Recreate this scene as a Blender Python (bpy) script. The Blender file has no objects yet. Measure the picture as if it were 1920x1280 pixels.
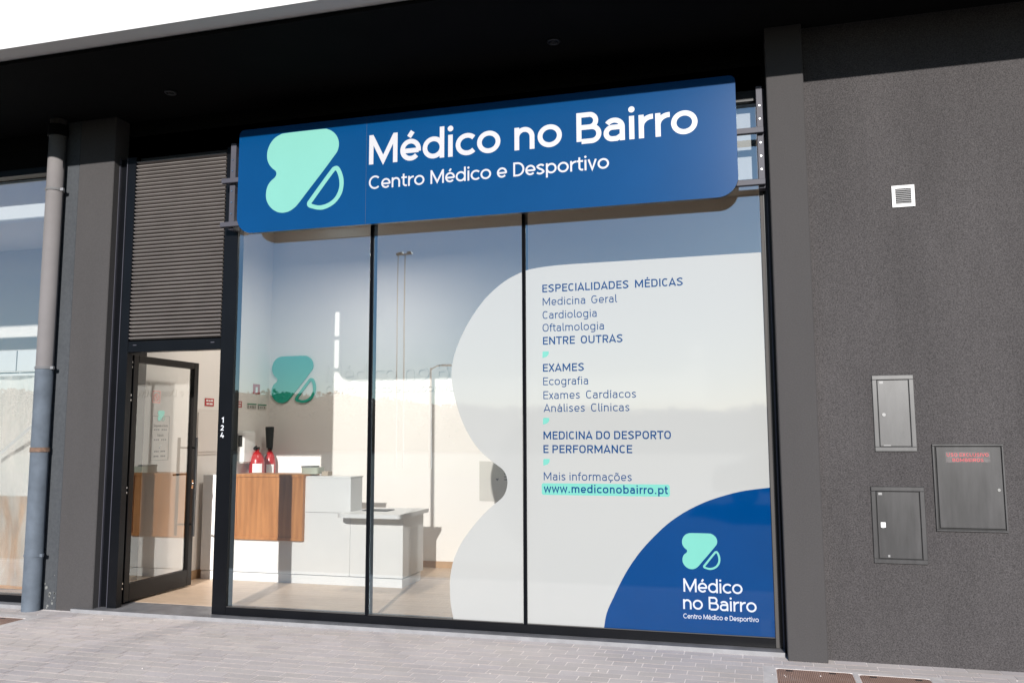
import bpy, math, random
from mathutils import Vector, Matrix
R = math.radians
random.seed(7)
scn = bpy.context.scene

# ------------------------------------------------------------------ camera
cam_d = bpy.data.cameras.new("camera")
cam = bpy.data.objects.new("camera", cam_d)
scn.collection.objects.link(cam)
cx, cy_, cz = Vector((.96326, .26854, -.0036)), Vector((.03319, -.10573, .99384)), Vector((.2665, -.95745, -.11076))
M = Matrix((cx, cy_, cz)).transposed().to_4x4()
M.translation = Vector((0, -6.355, 1.5))
cam.matrix_world = M
cam_d.sensor_width = 36
cam_d.lens = 1589.66 * 36 / 1920
cam_d.clip_start = .05
cam_d.clip_end = 3000
scn.camera = cam

# ------------------------------------------------------------------ light
TO_SUN = Vector((.191, -1, .345)).normalized()
world = bpy.data.worlds.new("World")
scn.world = world
world.use_nodes = True
wn = world.node_tree
sky = wn.nodes.new("ShaderNodeTexSky")
sky.sky_type = 'NISHITA'
sky.sun_disc = False
sky.sun_elevation = math.asin(TO_SUN.z)
sky.sun_rotation = math.atan2(TO_SUN.x, TO_SUN.y)
sky.air_density = 1.0
sky.dust_density = .25
sky.ozone_density = 4
bg = wn.nodes["Background"]
bg.inputs[1].default_value = .09
wn.links.new(sky.outputs[0], bg.inputs[0])
sun_d = bpy.data.lights.new("sun", 'SUN')
sun_d.energy = 5
sun_d.angle = R(.5)
sun_d.color = (1, .955, .91)
sun = bpy.data.objects.new("sun", sun_d)
sun.rotation_euler = TO_SUN.to_track_quat('Z', 'Y').to_euler()
sun.location = (3, -12, 8)
scn.collection.objects.link(sun)
vs = scn.view_settings
vs.view_transform = 'Standard'
vs.look = 'None'
vs.exposure = .35
vs.gamma = 1
vs.use_curve_mapping = False
cyc = scn.cycles
cyc.use_denoising = True
cyc.max_bounces = 12
cyc.diffuse_bounces = 10
cyc.glossy_bounces = 5
cyc.transmission_bounces = 8
cyc.transparent_max_bounces = 24
cyc.caustics_reflective = False
cyc.caustics_refractive = False
cyc.sample_clamp_indirect = 8

# ------------------------------------------------------------------ materials
def new_mat(name):
    m = bpy.data.materials.new(name)
    m.use_nodes = True
    n = m.node_tree
    return m, n, n.nodes["Principled BSDF"], n.nodes["Material Output"]
def coords(n, scale=(1, 1, 1)):
    tc = n.nodes.new("ShaderNodeTexCoord")
    mp = n.nodes.new("ShaderNodeMapping")
    mp.inputs['Scale'].default_value = scale
    n.links.new(tc.outputs['Object'], mp.inputs[0])
    return mp.outputs[0]
def noise(n, vec, scale, detail=4, rough=.6):
    t = n.nodes.new("ShaderNodeTexNoise")
    t.inputs['Scale'].default_value = scale
    t.inputs['Detail'].default_value = detail
    t.inputs['Roughness'].default_value = rough
    n.links.new(vec, t.inputs['Vector'])
    return t.outputs[0]
def ramp(n, fac, stops):
    r = n.nodes.new("ShaderNodeValToRGB")
    els = r.color_ramp.elements
    while len(els) < len(stops): els.new(.5)
    for e, (p, c) in zip(els, stops):
        e.position = p
        e.color = (c, c, c, 1) if not hasattr(c, '__len__') else (*c, 1)
    n.links.new(fac, r.inputs[0])
    return r.outputs[0]
def mixc(n, fac, a, b, mode='MIX'):
    x = n.nodes.new("ShaderNodeMix")
    x.data_type = 'RGBA'; x.blend_type = mode
    for inp, v in ((0, fac), (6, a), (7, b)):
        if hasattr(v, 'is_output'): n.links.new(v, x.inputs[inp])
        else: x.inputs[inp].default_value = v if inp == 0 else (*v, 1)
    return x.outputs[2]
def bump(n, h, bsdf, strength, dist):
    b = n.nodes.new("ShaderNodeBump")
    b.inputs['Strength'].default_value = strength
    b.inputs['Distance'].default_value = dist
    n.links.new(h, b.inputs['Height'])
    n.links.new(b.outputs[0], bsdf.inputs['Normal'])
def paint(name, col, rough=.5, metal=0, var=.12, scale=3, bmp=0, bscale=200, spec=.5, stretch=(1, 1, 1), coat=0):
    m, n, b, o = new_mat(name)
    v = coords(n, stretch)
    f = noise(n, v, scale, 5)
    lo = tuple(c * (1 - var) for c in col); hi = tuple(min(1, c * (1 + var)) for c in col)
    n.links.new(ramp(n, f, [(.3, lo), (.7, hi)]), b.inputs['Base Color'])
    b.inputs['Roughness'].default_value = rough
    b.inputs['Metallic'].default_value = metal
    b.inputs['Specular IOR Level'].default_value = spec
    b.inputs['Coat Weight'].default_value = coat
    if bmp: bump(n, noise(n, v, bscale, 3), b, .6, bmp)
    return m
MT = {}
def stucco(name, lo, hi, scale, dist, big=.25):
    m, n, b, o = new_mat(name)
    v = coords(n)
    g = noise(n, v, scale, 6, .75)
    c = ramp(n, g, [(.36, lo), (.66, hi)])
    w = noise(n, coords(n, (1.6, 1.6, .45)), 1.3, 6, .7)
    c = mixc(n, 1.0, c, ramp(n, w, [(.3, 1 - big), (.7, 1.0)]), 'MULTIPLY')
    n.links.new(c, b.inputs['Base Color'])
    b.inputs['Roughness'].default_value = .95
    b.inputs['Specular IOR Level'].default_value = .2
    bump(n, g, b, .9, dist)
    return m
MT['stucco'] = stucco('rough grey stucco', (.036, .0337, .0342), (.106, .0985, .0995), 120, .0028, .24)
MT['pier'] = stucco('smooth grey render', (.056, .053, .0535), (.070, .067, .0675), 110, .0006, .1)
MT['pier_strip'] = stucco('pale grey patched render', (.056, .061, .068), (.074, .08, .087), 40, .001, .25)
MT['white_wall'] = paint('white facade render', (.58, .58, .58), .8, var=.02)
MT['soffit'] = paint('black soffit paint', (.006, .006, .006), .9, spec=.05)
MT['inside_wall'] = paint('white interior paint', (.78, .752, .72), .8, var=.015, spec=.2)
MT['black_alu'] = paint('black aluminium', (.004, .0045, .006), .3, var=.2, spec=.2)
MT['door_alu'] = paint('dark brown aluminium', (.008, .0065, .006), .4, var=.15, spec=.25)
MT['satin_alu'] = paint('satin aluminium', (.07, .067, .065), .6, spec=.15, var=.06)
MT['rail_alu'] = paint('grey coated steel', (.062, .062, .078), .55, var=.12, spec=.3)
MT['slat'] = paint('bronze louvre aluminium', (.235, .212, .20), .42, metal=.25, var=.1)
MT['sill'] = paint('grey stone sill', (.17, .17, .18), .45, var=.25, scale=8)
MT['sill_face'] = paint('pale stone', (.24, .24, .25), .7, var=.12, scale=10)
MT['sign_blue'] = paint('glossy blue sign sheet', (.001, .046, .15), .16, var=.06, scale=1.2, spec=.3)
MT['sign_edge'] = paint('dark sign edge', (.02, .03, .05), .3)
MT['mint'] = paint('mint vinyl', (.165, .42, .36), .3, var=.02)
MT['sign_white'] = paint('white vinyl lettering', (.46, .46, .49), .35, var=.02)
MT['film_blue'] = paint('blue window vinyl', (.0, .036, .14), .04, var=.04)
MT['film_mint'] = paint('mint window vinyl', (.135, .40, .34), .1, var=.02)
MT['film_text'] = paint('navy lettering vinyl', (.004, .045, .145), .06, var=.05)
MT['film_white'] = paint('white lettering vinyl', (.45, .48, .54), .2, var=.03)
MT['number_white'] = paint('white number vinyl', (.6, .62, .66), .5, var=.03)
MT['counter'] = paint('white lacquer', (.74, .745, .74), .35, var=.02, spec=.4)
MT['green_logo'] = paint('green acrylic logo', (.005, .40, .29), .4, var=.03)
MT['wall_letter'] = paint('white acrylic letters', (.77, .735, .70), .5, var=.02)
MT['red'] = paint('red enamel', (.38, .008, .01), .28, var=.08)
MT['red_sign'] = paint('red sign plastic', (.45, .02, .02), .4, var=.05)
MT['green_sign'] = paint('green sign plastic', (.01, .22, .11), .4, var=.05)
MT['white_plastic'] = paint('white plastic', (.75, .75, .74), .4, var=.03)
MT['black_plastic'] = paint('black plastic', (.012, .012, .013), .4, var=.15)
MT['dark_glass'] = paint('dark viewing glass', (.03, .03, .03), .15)
MT['chrome'] = paint('polished steel', (.6, .6, .6), .2, metal=1, var=.05)
MT['brass'] = paint('brass valve', (.5, .35, .12), .3, metal=1)
MT['board'] = paint('white cabinet door', (.72, .68, .64), .5, var=.03)
MT['skirting'] = paint('oak skirting', (.42, .27, .15), .5, var=.12, scale=6)
MT['cardboard'] = paint('brown card', (.40, .33, .26), .8, var=.1)
MT['plywood'] = paint('orange plywood', (.85, .50, .25), .6, var=.05, scale=4)
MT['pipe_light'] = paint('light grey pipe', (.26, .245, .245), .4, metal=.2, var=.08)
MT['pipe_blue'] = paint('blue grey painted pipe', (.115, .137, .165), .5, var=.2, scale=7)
MT['rust'] = paint('rusty band', (.16, .10, .07), .8, var=.4, scale=40)
MT['galv'] = paint('galvanised clamp', (.42, .42, .43), .35, metal=.6)
MT['cab_light'] = paint('grey steel with painted reflections', (.085, .084, .084), .34, metal=0, var=.3, scale=3, stretch=(2, 1, .5))  # mottled upright streaks paint soft reflections into the steel colour
MT['cab_dark'] = paint('dark steel with painted reflections', (.038, .037, .038), .32, metal=0, var=.6, scale=3.2, stretch=(2.2, 1, .35))  # stronger mottling, glossy cloud-like reflections put into the base colour
MT['vent'] = paint('white vent metal', (.42, .42, .42), .4, var=.04)
MT['red_ink'] = paint('faded red lettering', (.42, .06, .07), .6, var=.3, scale=40)
MT['tape'] = paint('clear label tape', (.10, .09, .09), .25, var=.4, scale=30)
MT['concrete'] = paint('pale concrete surround', (.64, .60, .575), .85, var=.14, scale=9, bmp=.001, bscale=120)
MT['asphalt'] = paint('asphalt', (.052, .051, .05), .9, var=.35, scale=30, bmp=.003, bscale=150)
MT['chip'] = paint('bare render', (.17, .175, .17), .9, var=.2, scale=30)
MT['kerb'] = paint('kerb stone', (.38, .37, .36), .85, var=.12, scale=8)
MT['ground'] = paint('dry earth and grass', (.085, .085, .05), .95, var=.4, scale=.3)
MT['white_line'] = paint('white road paint', (.7, .7, .68), .7, var=.1, scale=20)
MT['grey_paint'] = paint('grey galvanised pole', (.22, .22, .22), .5, metal=.3)
MT['far_wall'] = paint('cream apartment render', (.42, .38, .33), .85, var=.08, scale=.4)
MT['far_window'] = paint('dark window', (.05, .06, .07), .15)
MT['car_silver'] = paint('silver car paint', (.38, .39, .40), .25, metal=.5, var=.03, coat=.6)
MT['car_dark'] = paint('dark car paint', (.02, .022, .03), .22, metal=.3, var=.05, coat=.6)
MT['tyre'] = paint('tyre rubber', (.015, .015, .015), .85)
MT['bark'] = paint('bark', (.06, .05, .04), .9, var=.3, scale=12)
MT['leaf'] = paint('dull green foliage', (.028, .042, .016), .8, var=.4, scale=2)
MT['lamp_white'] = paint('white lamp housing', (.75, .75, .75), .4)
def glow(name, col, st):
    m, n, b, o = new_mat(name); b.inputs['Emission Color'].default_value = (*col, 1); b.inputs['Emission Strength'].default_value = st
    return m
MT['lamp_glow'] = glow('lit lamp lens', (1, .9, .78), 6)
MT['gasket'] = paint('rubber gasket', (.008, .008, .008), .7)
MT['info_white'] = paint('pale notice paper', (.55, .53, .49), .6, var=.04)
MT['grey_ink'] = paint('grey ink', (.16, .16, .16), .7)
MT['spandrel'] = paint('pale grey infill panel', (.42, .43, .43), .6, var=.06, scale=6, stretch=(4, 1, .4))
MT['sticker_grey'] = paint('grey sticker lettering', (.30, .30, .29), .6)
MT['sticker_pink'] = paint('faded red sticker', (.62, .30, .27), .6)
MT['sticker_mint'] = paint('mint door sticker', (.25, .52, .45), .5)
MT['bronze_tub'] = paint('translucent green tub', (.42, .44, .36), .35)

def wood(name, a, b_, scale, stretch, rough=.45):
    m, n, b, o = new_mat(name)
    v = coords(n, stretch)
    f = noise(n, v, scale, 8, .62)
    w = n.nodes.new("ShaderNodeTexWave")
    w.inputs['Scale'].default_value = .9; w.inputs['Distortion'].default_value = 9
    w.inputs['Detail'].default_value = 3; w.inputs['Detail Scale'].default_value = 1.2
    n.links.new(v, w.inputs['Vector'])
    c = ramp(n, f, [(.3, a), (.7, b_)])
    c = mixc(n, .18, c, ramp(n, w.outputs[0], [(.2, tuple(x * .55 for x in a)), (.8, b_)]))
    n.links.new(c, b.inputs['Base Color'])
    b.inputs['Roughness'].default_value = rough
    return m
MT['walnut'] = wood('walnut veneer', (.33, .13, .036), (.56, .25, .085), 2.2, (5, 5, .6))

def floor_mat():
    m, n, b, o = new_mat('light oak planks')
    v = coords(n)
    br = n.nodes.new("ShaderNodeTexBrick")
    br.inputs['Color1'].default_value = (.58, .44, .32, 1); br.inputs['Color2'].default_value = (.66, .51, .38, 1)
    br.inputs['Mortar'].default_value = (.33, .23, .15, 1)
    br.inputs['Scale'].default_value = 1; br.inputs['Mortar Size'].default_value = .0012
    br.inputs['Brick Width'].default_value = 1.2; br.inputs['Row Height'].default_value = .19
    n.links.new(v, br.inputs['Vector'])
    mp = coords(n, (1.5, 12, 1))
    g = noise(n, mp, 3, 6)
    c = mixc(n, 1, br.outputs[0], ramp(n, g, [(.3, .82), (.7, 1.05)]), 'MULTIPLY')
    n.links.new(c, b.inputs['Base Color'])
    b.inputs['Roughness'].default_value = .4
    b.inputs['Specular IOR Level'].default_value = .3
    return m
MT['oak_floor'] = floor_mat()

def paver_mat():
    m, n, b, o = new_mat('grey concrete pavers')
    at = n.nodes.new("ShaderNodeAttribute"); at.attribute_name = 'tone'
    v = coords(n)
    f = noise(n, v, 90, 4, .7)
    g = noise(n, v, 1.6, 4, .6)
    c = mixc(n, 1, at.outputs[0], ramp(n, f, [(.25, .86), (.75, 1.08)]), 'MULTIPLY')
    c = mixc(n, 1, c, ramp(n, g, [(.3, .9), (.7, 1.04)]), 'MULTIPLY')
    n.links.new(c, b.inputs['Base Color'])
    b.inputs['Roughness'].default_value = .88
    b.inputs['Specular IOR Level'].default_value = .25
    bump(n, f, b, .5, .0015)
    return m
MT['paver'] = paver_mat()
MT['sand'] = paint('pale joint sand', (.88, .80, .765), .95, var=.15, scale=25)

def cover_mat():
    m, n, b, o = new_mat('rusty ribbed cast iron')
    v = coords(n)
    w = n.nodes.new("ShaderNodeTexWave"); w.inputs['Scale'].default_value = 27
    w.bands_direction = 'X'
    w.inputs['Distortion'].default_value = .4
    n.links.new(v, w.inputs['Vector'])
    f = noise(n, v, 6, 6, .7)
    c = ramp(n, f, [(.3, (.30, .18, .135)), (.55, (.40, .25, .19)), (.75, (.42, .34, .30))])
    c = mixc(n, .5, c, mixc(n, 1, c, ramp(n, w.outputs[0], [(.2, .45), (.7, 1.15)]), 'MULTIPLY'))
    n.links.new(c, b.inputs['Base Color'])
    b.inputs['Roughness'].default_value = .8
    bump(n, w.outputs[0], b, .7, .004)
    return m
MT['cover'] = cover_mat()

def glass_mat(name, boost, tint, base=.0, gcol=(.66, .87, 1, 1)):
    m = bpy.data.materials.new(name); m.use_nodes = True
    n = m.node_tree; n.nodes.clear()
    o = n.nodes.new("ShaderNodeOutputMaterial")
    t = n.nodes.new("ShaderNodeBsdfTransparent"); t.inputs[0].default_value = (*tint, 1)
    g = n.nodes.new("ShaderNodeBsdfGlossy"); g.inputs['Roughness'].default_value = .0; g.inputs[0].default_value = gcol
    v = coords(n)
    bm_ = n.nodes.new("ShaderNodeBump"); bm_.inputs['Strength'].default_value = .02; bm_.inputs['Distance'].default_value = .01
    n.links.new(noise(n, v, 1.2, 1), bm_.inputs['Height']); n.links.new(bm_.outputs[0], g.inputs['Normal'])
    f = n.nodes.new("ShaderNodeFresnel"); f.inputs[0].default_value = 1.5
    a = n.nodes.new("ShaderNodeMath"); a.operation = 'MULTIPLY_ADD'; a.use_clamp = True
    a.inputs[1].default_value = boost; a.inputs[2].default_value = base
    n.links.new(f.outputs[0], a.inputs[0])
    mx = n.nodes.new("ShaderNodeMixShader")
    n.links.new(a.outputs[0], mx.inputs[0]); n.links.new(t.outputs[0], mx.inputs[1]); n.links.new(g.outputs[0], mx.inputs[2])
    n.links.new(mx.outputs[0], o.inputs[0])
    return m
def clear_mat(name, tint):
    m = bpy.data.materials.new(name); m.use_nodes = True
    n = m.node_tree; n.nodes.clear()
    o = n.nodes.new("ShaderNodeOutputMaterial")
    t = n.nodes.new("ShaderNodeBsdfTransparent"); t.inputs[0].default_value = (*tint, 1)
    n.links.new(t.outputs[0], o.inputs[0])
    return m
MT['glass'] = glass_mat('window glass outer face', 1.5, (.97, .985, .98), .24)
MT['glass_back'] = clear_mat('window glass inner face', (.99, .99, .99))
MT['door_glass'] = glass_mat('door glass face', 1.6, (.98, .99, .98), .12, (.95, .97, .96, 1))

def film_mat():
    m = bpy.data.materials.new('frosted window film'); m.use_nodes = True
    n = m.node_tree; n.nodes.clear()
    o = n.nodes.new("ShaderNodeOutputMaterial")
    d = n.nodes.new("ShaderNodeBsdfDiffuse"); d.inputs[0].default_value = (.59, .605, .595, 1)
    t = n.nodes.new("ShaderNodeBsdfTranslucent"); t.inputs[0].default_value = (.6, .615, .61, 1)
    r = n.nodes.new("ShaderNodeBsdfRefraction"); r.inputs['Roughness'].default_value = .25; r.inputs['IOR'].default_value = 1.12
    r.inputs[0].default_value = (.95, .96, .96, 1)
    g = n.nodes.new("ShaderNodeBsdfGlossy"); g.inputs['Roughness'].default_value = .03
    f = n.nodes.new("ShaderNodeFresnel"); f.inputs[0].default_value = 1.55
    m1 = n.nodes.new("ShaderNodeMixShader"); m1.inputs[0].default_value = .24
    n.links.new(d.outputs[0], m1.inputs[1]); n.links.new(t.outputs[0], m1.inputs[2])
    m2 = n.nodes.new("ShaderNodeMixShader"); m2.inputs[0].default_value = .22
    n.links.new(m1.outputs[0], m2.inputs[1]); n.links.new(r.outputs[0], m2.inputs[2])
    k = n.nodes.new('ShaderNodeMath'); k.operation = 'MULTIPLY'; k.inputs[1].default_value = 2.6; n.links.new(f.outputs[0], k.inputs[0])
    m3 = n.nodes.new("ShaderNodeMixShader"); n.links.new(k.outputs[0], m3.inputs[0])
    n.links.new(m2.outputs[0], m3.inputs[1]); n.links.new(g.outputs[0], m3.inputs[2])
    n.links.new(m3.outputs[0], o.inputs[0])
    return m
MT['film'] = film_mat()

def sheet_mat():
    m = bpy.data.materials.new('milky plastic sheeting'); m.use_nodes = True
    n = m.node_tree; n.nodes.clear()
    o = n.nodes.new("ShaderNodeOutputMaterial")
    tr = n.nodes.new("ShaderNodeBsdfTransparent")
    p = n.nodes.new("ShaderNodeBsdfPrincipled"); p.inputs['Base Color'].default_value = (.66, .67, .64, 1); p.inputs['Roughness'].default_value = .3
    mx = n.nodes.new("ShaderNodeMixShader")
    f = noise(n, coords(n, (5, 5, .9)), 1.8, 4, .6)
    n.links.new(ramp(n, f, [(.35, .35), (.65, .72)]), mx.inputs[0])
    n.links.new(tr.outputs[0], mx.inputs[1]); n.links.new(p.outputs[0], mx.inputs[2])
    n.links.new(mx.outputs[0], o.inputs[0])
    return m
MT['sheet'] = sheet_mat()

# ------------------------------------------------------------------ mesh helpers
class MB:
    def __init__(s):
        s.v = []; s.f = []; s.m = []; s.smooth = []
    def face(s, pts, mi=0, sm=False):
        i = len(s.v); s.v += [tuple(p) for p in pts]
        s.f.append(tuple(range(i, i + len(pts)))); s.m.append(mi); s.smooth.append(sm)
    def box(s, x0, x1, y0, y1, z0, z1, mi=0, front=None, bev=0):
        if bev:
            return s.bevbox(x0, x1, y0, y1, z0, z1, bev, mi)
        i = len(s.v)
        s.v += [(x, y, z) for z in (z0, z1) for y in (y0, y1) for x in (x0, x1)]
        q = [(0, 2, 3, 1), (4, 5, 7, 6), (0, 1, 5, 4), (2, 6, 7, 3), (0, 4, 6, 2), (1, 3, 7, 5)]
        for k, a in enumerate(q):
            s.f.append(tuple(i + j for j in a)); s.m.append(front if (front is not None and k == 2) else mi); s.smooth.append(False)
    def bevbox(s, x0, x1, y0, y1, z0, z1, b, mi=0):
        b = min(b, (x1 - x0) / 2.1, (y1 - y0) / 2.1, (z1 - z0) / 2.1)
        lo, hi = (x0, y0, z0), (x1, y1, z1)
        ids = {}
        for c in [(i, j, k) for i in (0, 1) for j in (0, 1) for k in (0, 1)]:
            for ax in range(3):
                p = []
                for a in range(3):
                    val = (lo[a], hi[a])[c[a]]
                    if a != ax: val += (b, -b)[c[a]]
                    p.append(val)
                ids[c, ax] = len(s.v); s.v.append(tuple(p))
        def add(l):
            s.f.append(tuple(ids[q] for q in l)); s.m.append(mi); s.smooth.append(False)
        for ax in range(3):
            o = [a for a in range(3) if a != ax]
            for sd in (0, 1):
                l = []
                for i, j in ((0, 0), (1, 0), (1, 1), (0, 1)):
                    c = [0, 0, 0]; c[ax] = sd; c[o[0]] = i; c[o[1]] = j
                    l.append((tuple(c), ax))
                flip = (sd == 1) == (ax == 1)
                add(l[::-1] if flip else l)
            for i in (0, 1):
                for j in (0, 1):
                    c0 = [0, 0, 0]; c0[o[0]] = i; c0[o[1]] = j; c1 = list(c0); c1[ax] = 1
                    add([(tuple(c0), o[0]), (tuple(c1), o[0]), (tuple(c1), o[1]), (tuple(c0), o[1])])
        for c in [(i, j, k) for i in (0, 1) for j in (0, 1) for k in (0, 1)]:
            add([(c, 0), (c, 1), (c, 2)])
    def tube(s, pts, r, seg=12, mi=0, caps=True):
        pts = [Vector(p) for p in pts]
        rs = r if hasattr(r, '__len__') else [r] * len(pts)
        rings = []
        for k, p in enumerate(pts):
            d = (pts[min(k + 1, len(pts) - 1)] - pts[max(k - 1, 0)]).normalized()
            up = Vector((0, 0, 1)) if abs(d.z) < .9 else Vector((0, 1, 0))
            a = d.cross(up).normalized(); b = d.cross(a)
            i = len(s.v)
            s.v += [tuple(p + (a * math.cos(2 * math.pi * t / seg) + b * math.sin(2 * math.pi * t / seg)) * rs[k]) for t in range(seg)]
            rings.append(i)
        for k in range(len(rings) - 1):
            for t in range(seg):
                u = (t + 1) % seg
                s.f.append((rings[k] + t, rings[k] + u, rings[k + 1] + u, rings[k + 1] + t)); s.m.append(mi); s.smooth.append(True)
        if caps:
            for i in (rings[0], rings[-1]):
                s.f.append(tuple(range(i, i + seg))); s.m.append(mi); s.smooth.append(False)
    def lathe(s, c, prof, seg=20, mi=0):
        for k in range(len(prof) - 1):
            pass
        i = len(s.v)
        for r, z in prof:
            s.v += [(c[0] + r * math.cos(2 * math.pi * t / seg), c[1] + r * math.sin(2 * math.pi * t / seg), c[2] + z) for t in range(seg)]
        for k in range(len(prof) - 1):
            for t in range(seg):
                u = (t + 1) % seg
                s.f.append((i + k * seg + t, i + k * seg + u, i + (k + 1) * seg + u, i + (k + 1) * seg + t)); s.m.append(mi); s.smooth.append(True)
        s.f.append(tuple(i + t for t in range(seg))); s.m.append(mi); s.smooth.append(False)
        s.f.append(tuple(i + (len(prof) - 1) * seg + t for t in range(seg))); s.m.append(mi); s.smooth.append(False)
    def plate(s, poly, y0, y1, mi=0, side=None):
        """polygon in the X-Z plane, extruded from y0 (front) to y1"""
        from mathutils.geometry import tessellate_polygon
        n = len(poly); i = len(s.v)
        s.v += [(x, y0, z) for x, z in poly] + [(x, y1, z) for x, z in poly]
        for t in tessellate_polygon([[Vector((x, z, 0)) for x, z in poly]]):
            s.f.append(tuple(i + k for k in t)); s.m.append(mi); s.smooth.append(False)
            s.f.append(tuple(i + n + k for k in t[::-1])); s.m.append(mi if side is None else side); s.smooth.append(False)
        for k in range(n):
            u = (k + 1) % n
            s.f.append((i + k, i + u, i + n + u, i + n + k)); s.m.append(mi if side is None else side); s.smooth.append(False)
    def slab(s, poly, z0, z1, mi=0):
        k = len(s.v)
        s.plate(poly, z0, z1, mi)
        s.v[k:] = [(x, z, y) for x, y, z in s.v[k:]]
def link(o): scn.collection.objects.link(o); return o
def obj(name, mb, mats, parent=None, origin=None):
    if origin is None:
        origin = Vector(parent['_o']) if parent is not None else Vector((0, 0, 0))
    me = bpy.data.meshes.new(name)
    me.from_pydata([(v[0] - origin[0], v[1] - origin[1], v[2] - origin[2]) for v in mb.v], [], mb.f)
    for m in (mats if isinstance(mats, (list, tuple)) else [mats]):
        me.materials.append(MT[m])
    me.polygons.foreach_set('material_index', mb.m)
    me.polygons.foreach_set('use_smooth', mb.smooth)
    me.update()
    o = link(bpy.data.objects.new(name, me))
    o['_o'] = list(origin)
    if parent is not None: o.parent = parent
    else: o.location = origin
    return o
def tag(o, label, cat, group=None):
    o['label'] = label; o['category'] = cat
    if group: o['group'] = group
    return o
def thing(name, loc, label, cat, group=None):
    o = link(bpy.data.objects.new(name, None))
    o.empty_display_size = .1
    o.location = loc; o['_o'] = list(loc)
    return tag(o, label, cat, group)
def struct(name, mb, mats):
    o = obj(name, mb, mats); o['kind'] = 'structure'; return o
def mbox(*a, **k):
    m = MB(); m.box(*a, **k); return m
def copy_tree(root, loc, label=None, group=None):
    c = link(root.copy()); c.location = loc
    if label: c['label'] = label
    if group: c['group'] = group
    def rec(src, dst):
        for ch in src.children:
            d = link(ch.copy()); d.parent = dst
            rec(ch, d)
    rec(root, c)
    return c
def spline(pts, n=4, closed=True):
    out = []; L = len(pts)
    for i in range(L if closed else L - 1):
        g = lambda k: Vector(pts[k % L]) if closed else Vector(pts[max(0, min(L - 1, k))])
        p0, p1, p2, p3 = g(i - 1), g(i), g(i + 1), g(i + 2)
        for k in range(n):
            t = k / n
            out.append(tuple(.5 * ((2 * p1) + (p2 - p0) * t + (2 * p0 - 5 * p1 + 4 * p2 - p3) * t * t + (3 * p1 - p0 - 3 * p2 + p3) * t ** 3)))
    if not closed: out.append(tuple(pts[-1]))
    return out

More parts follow.
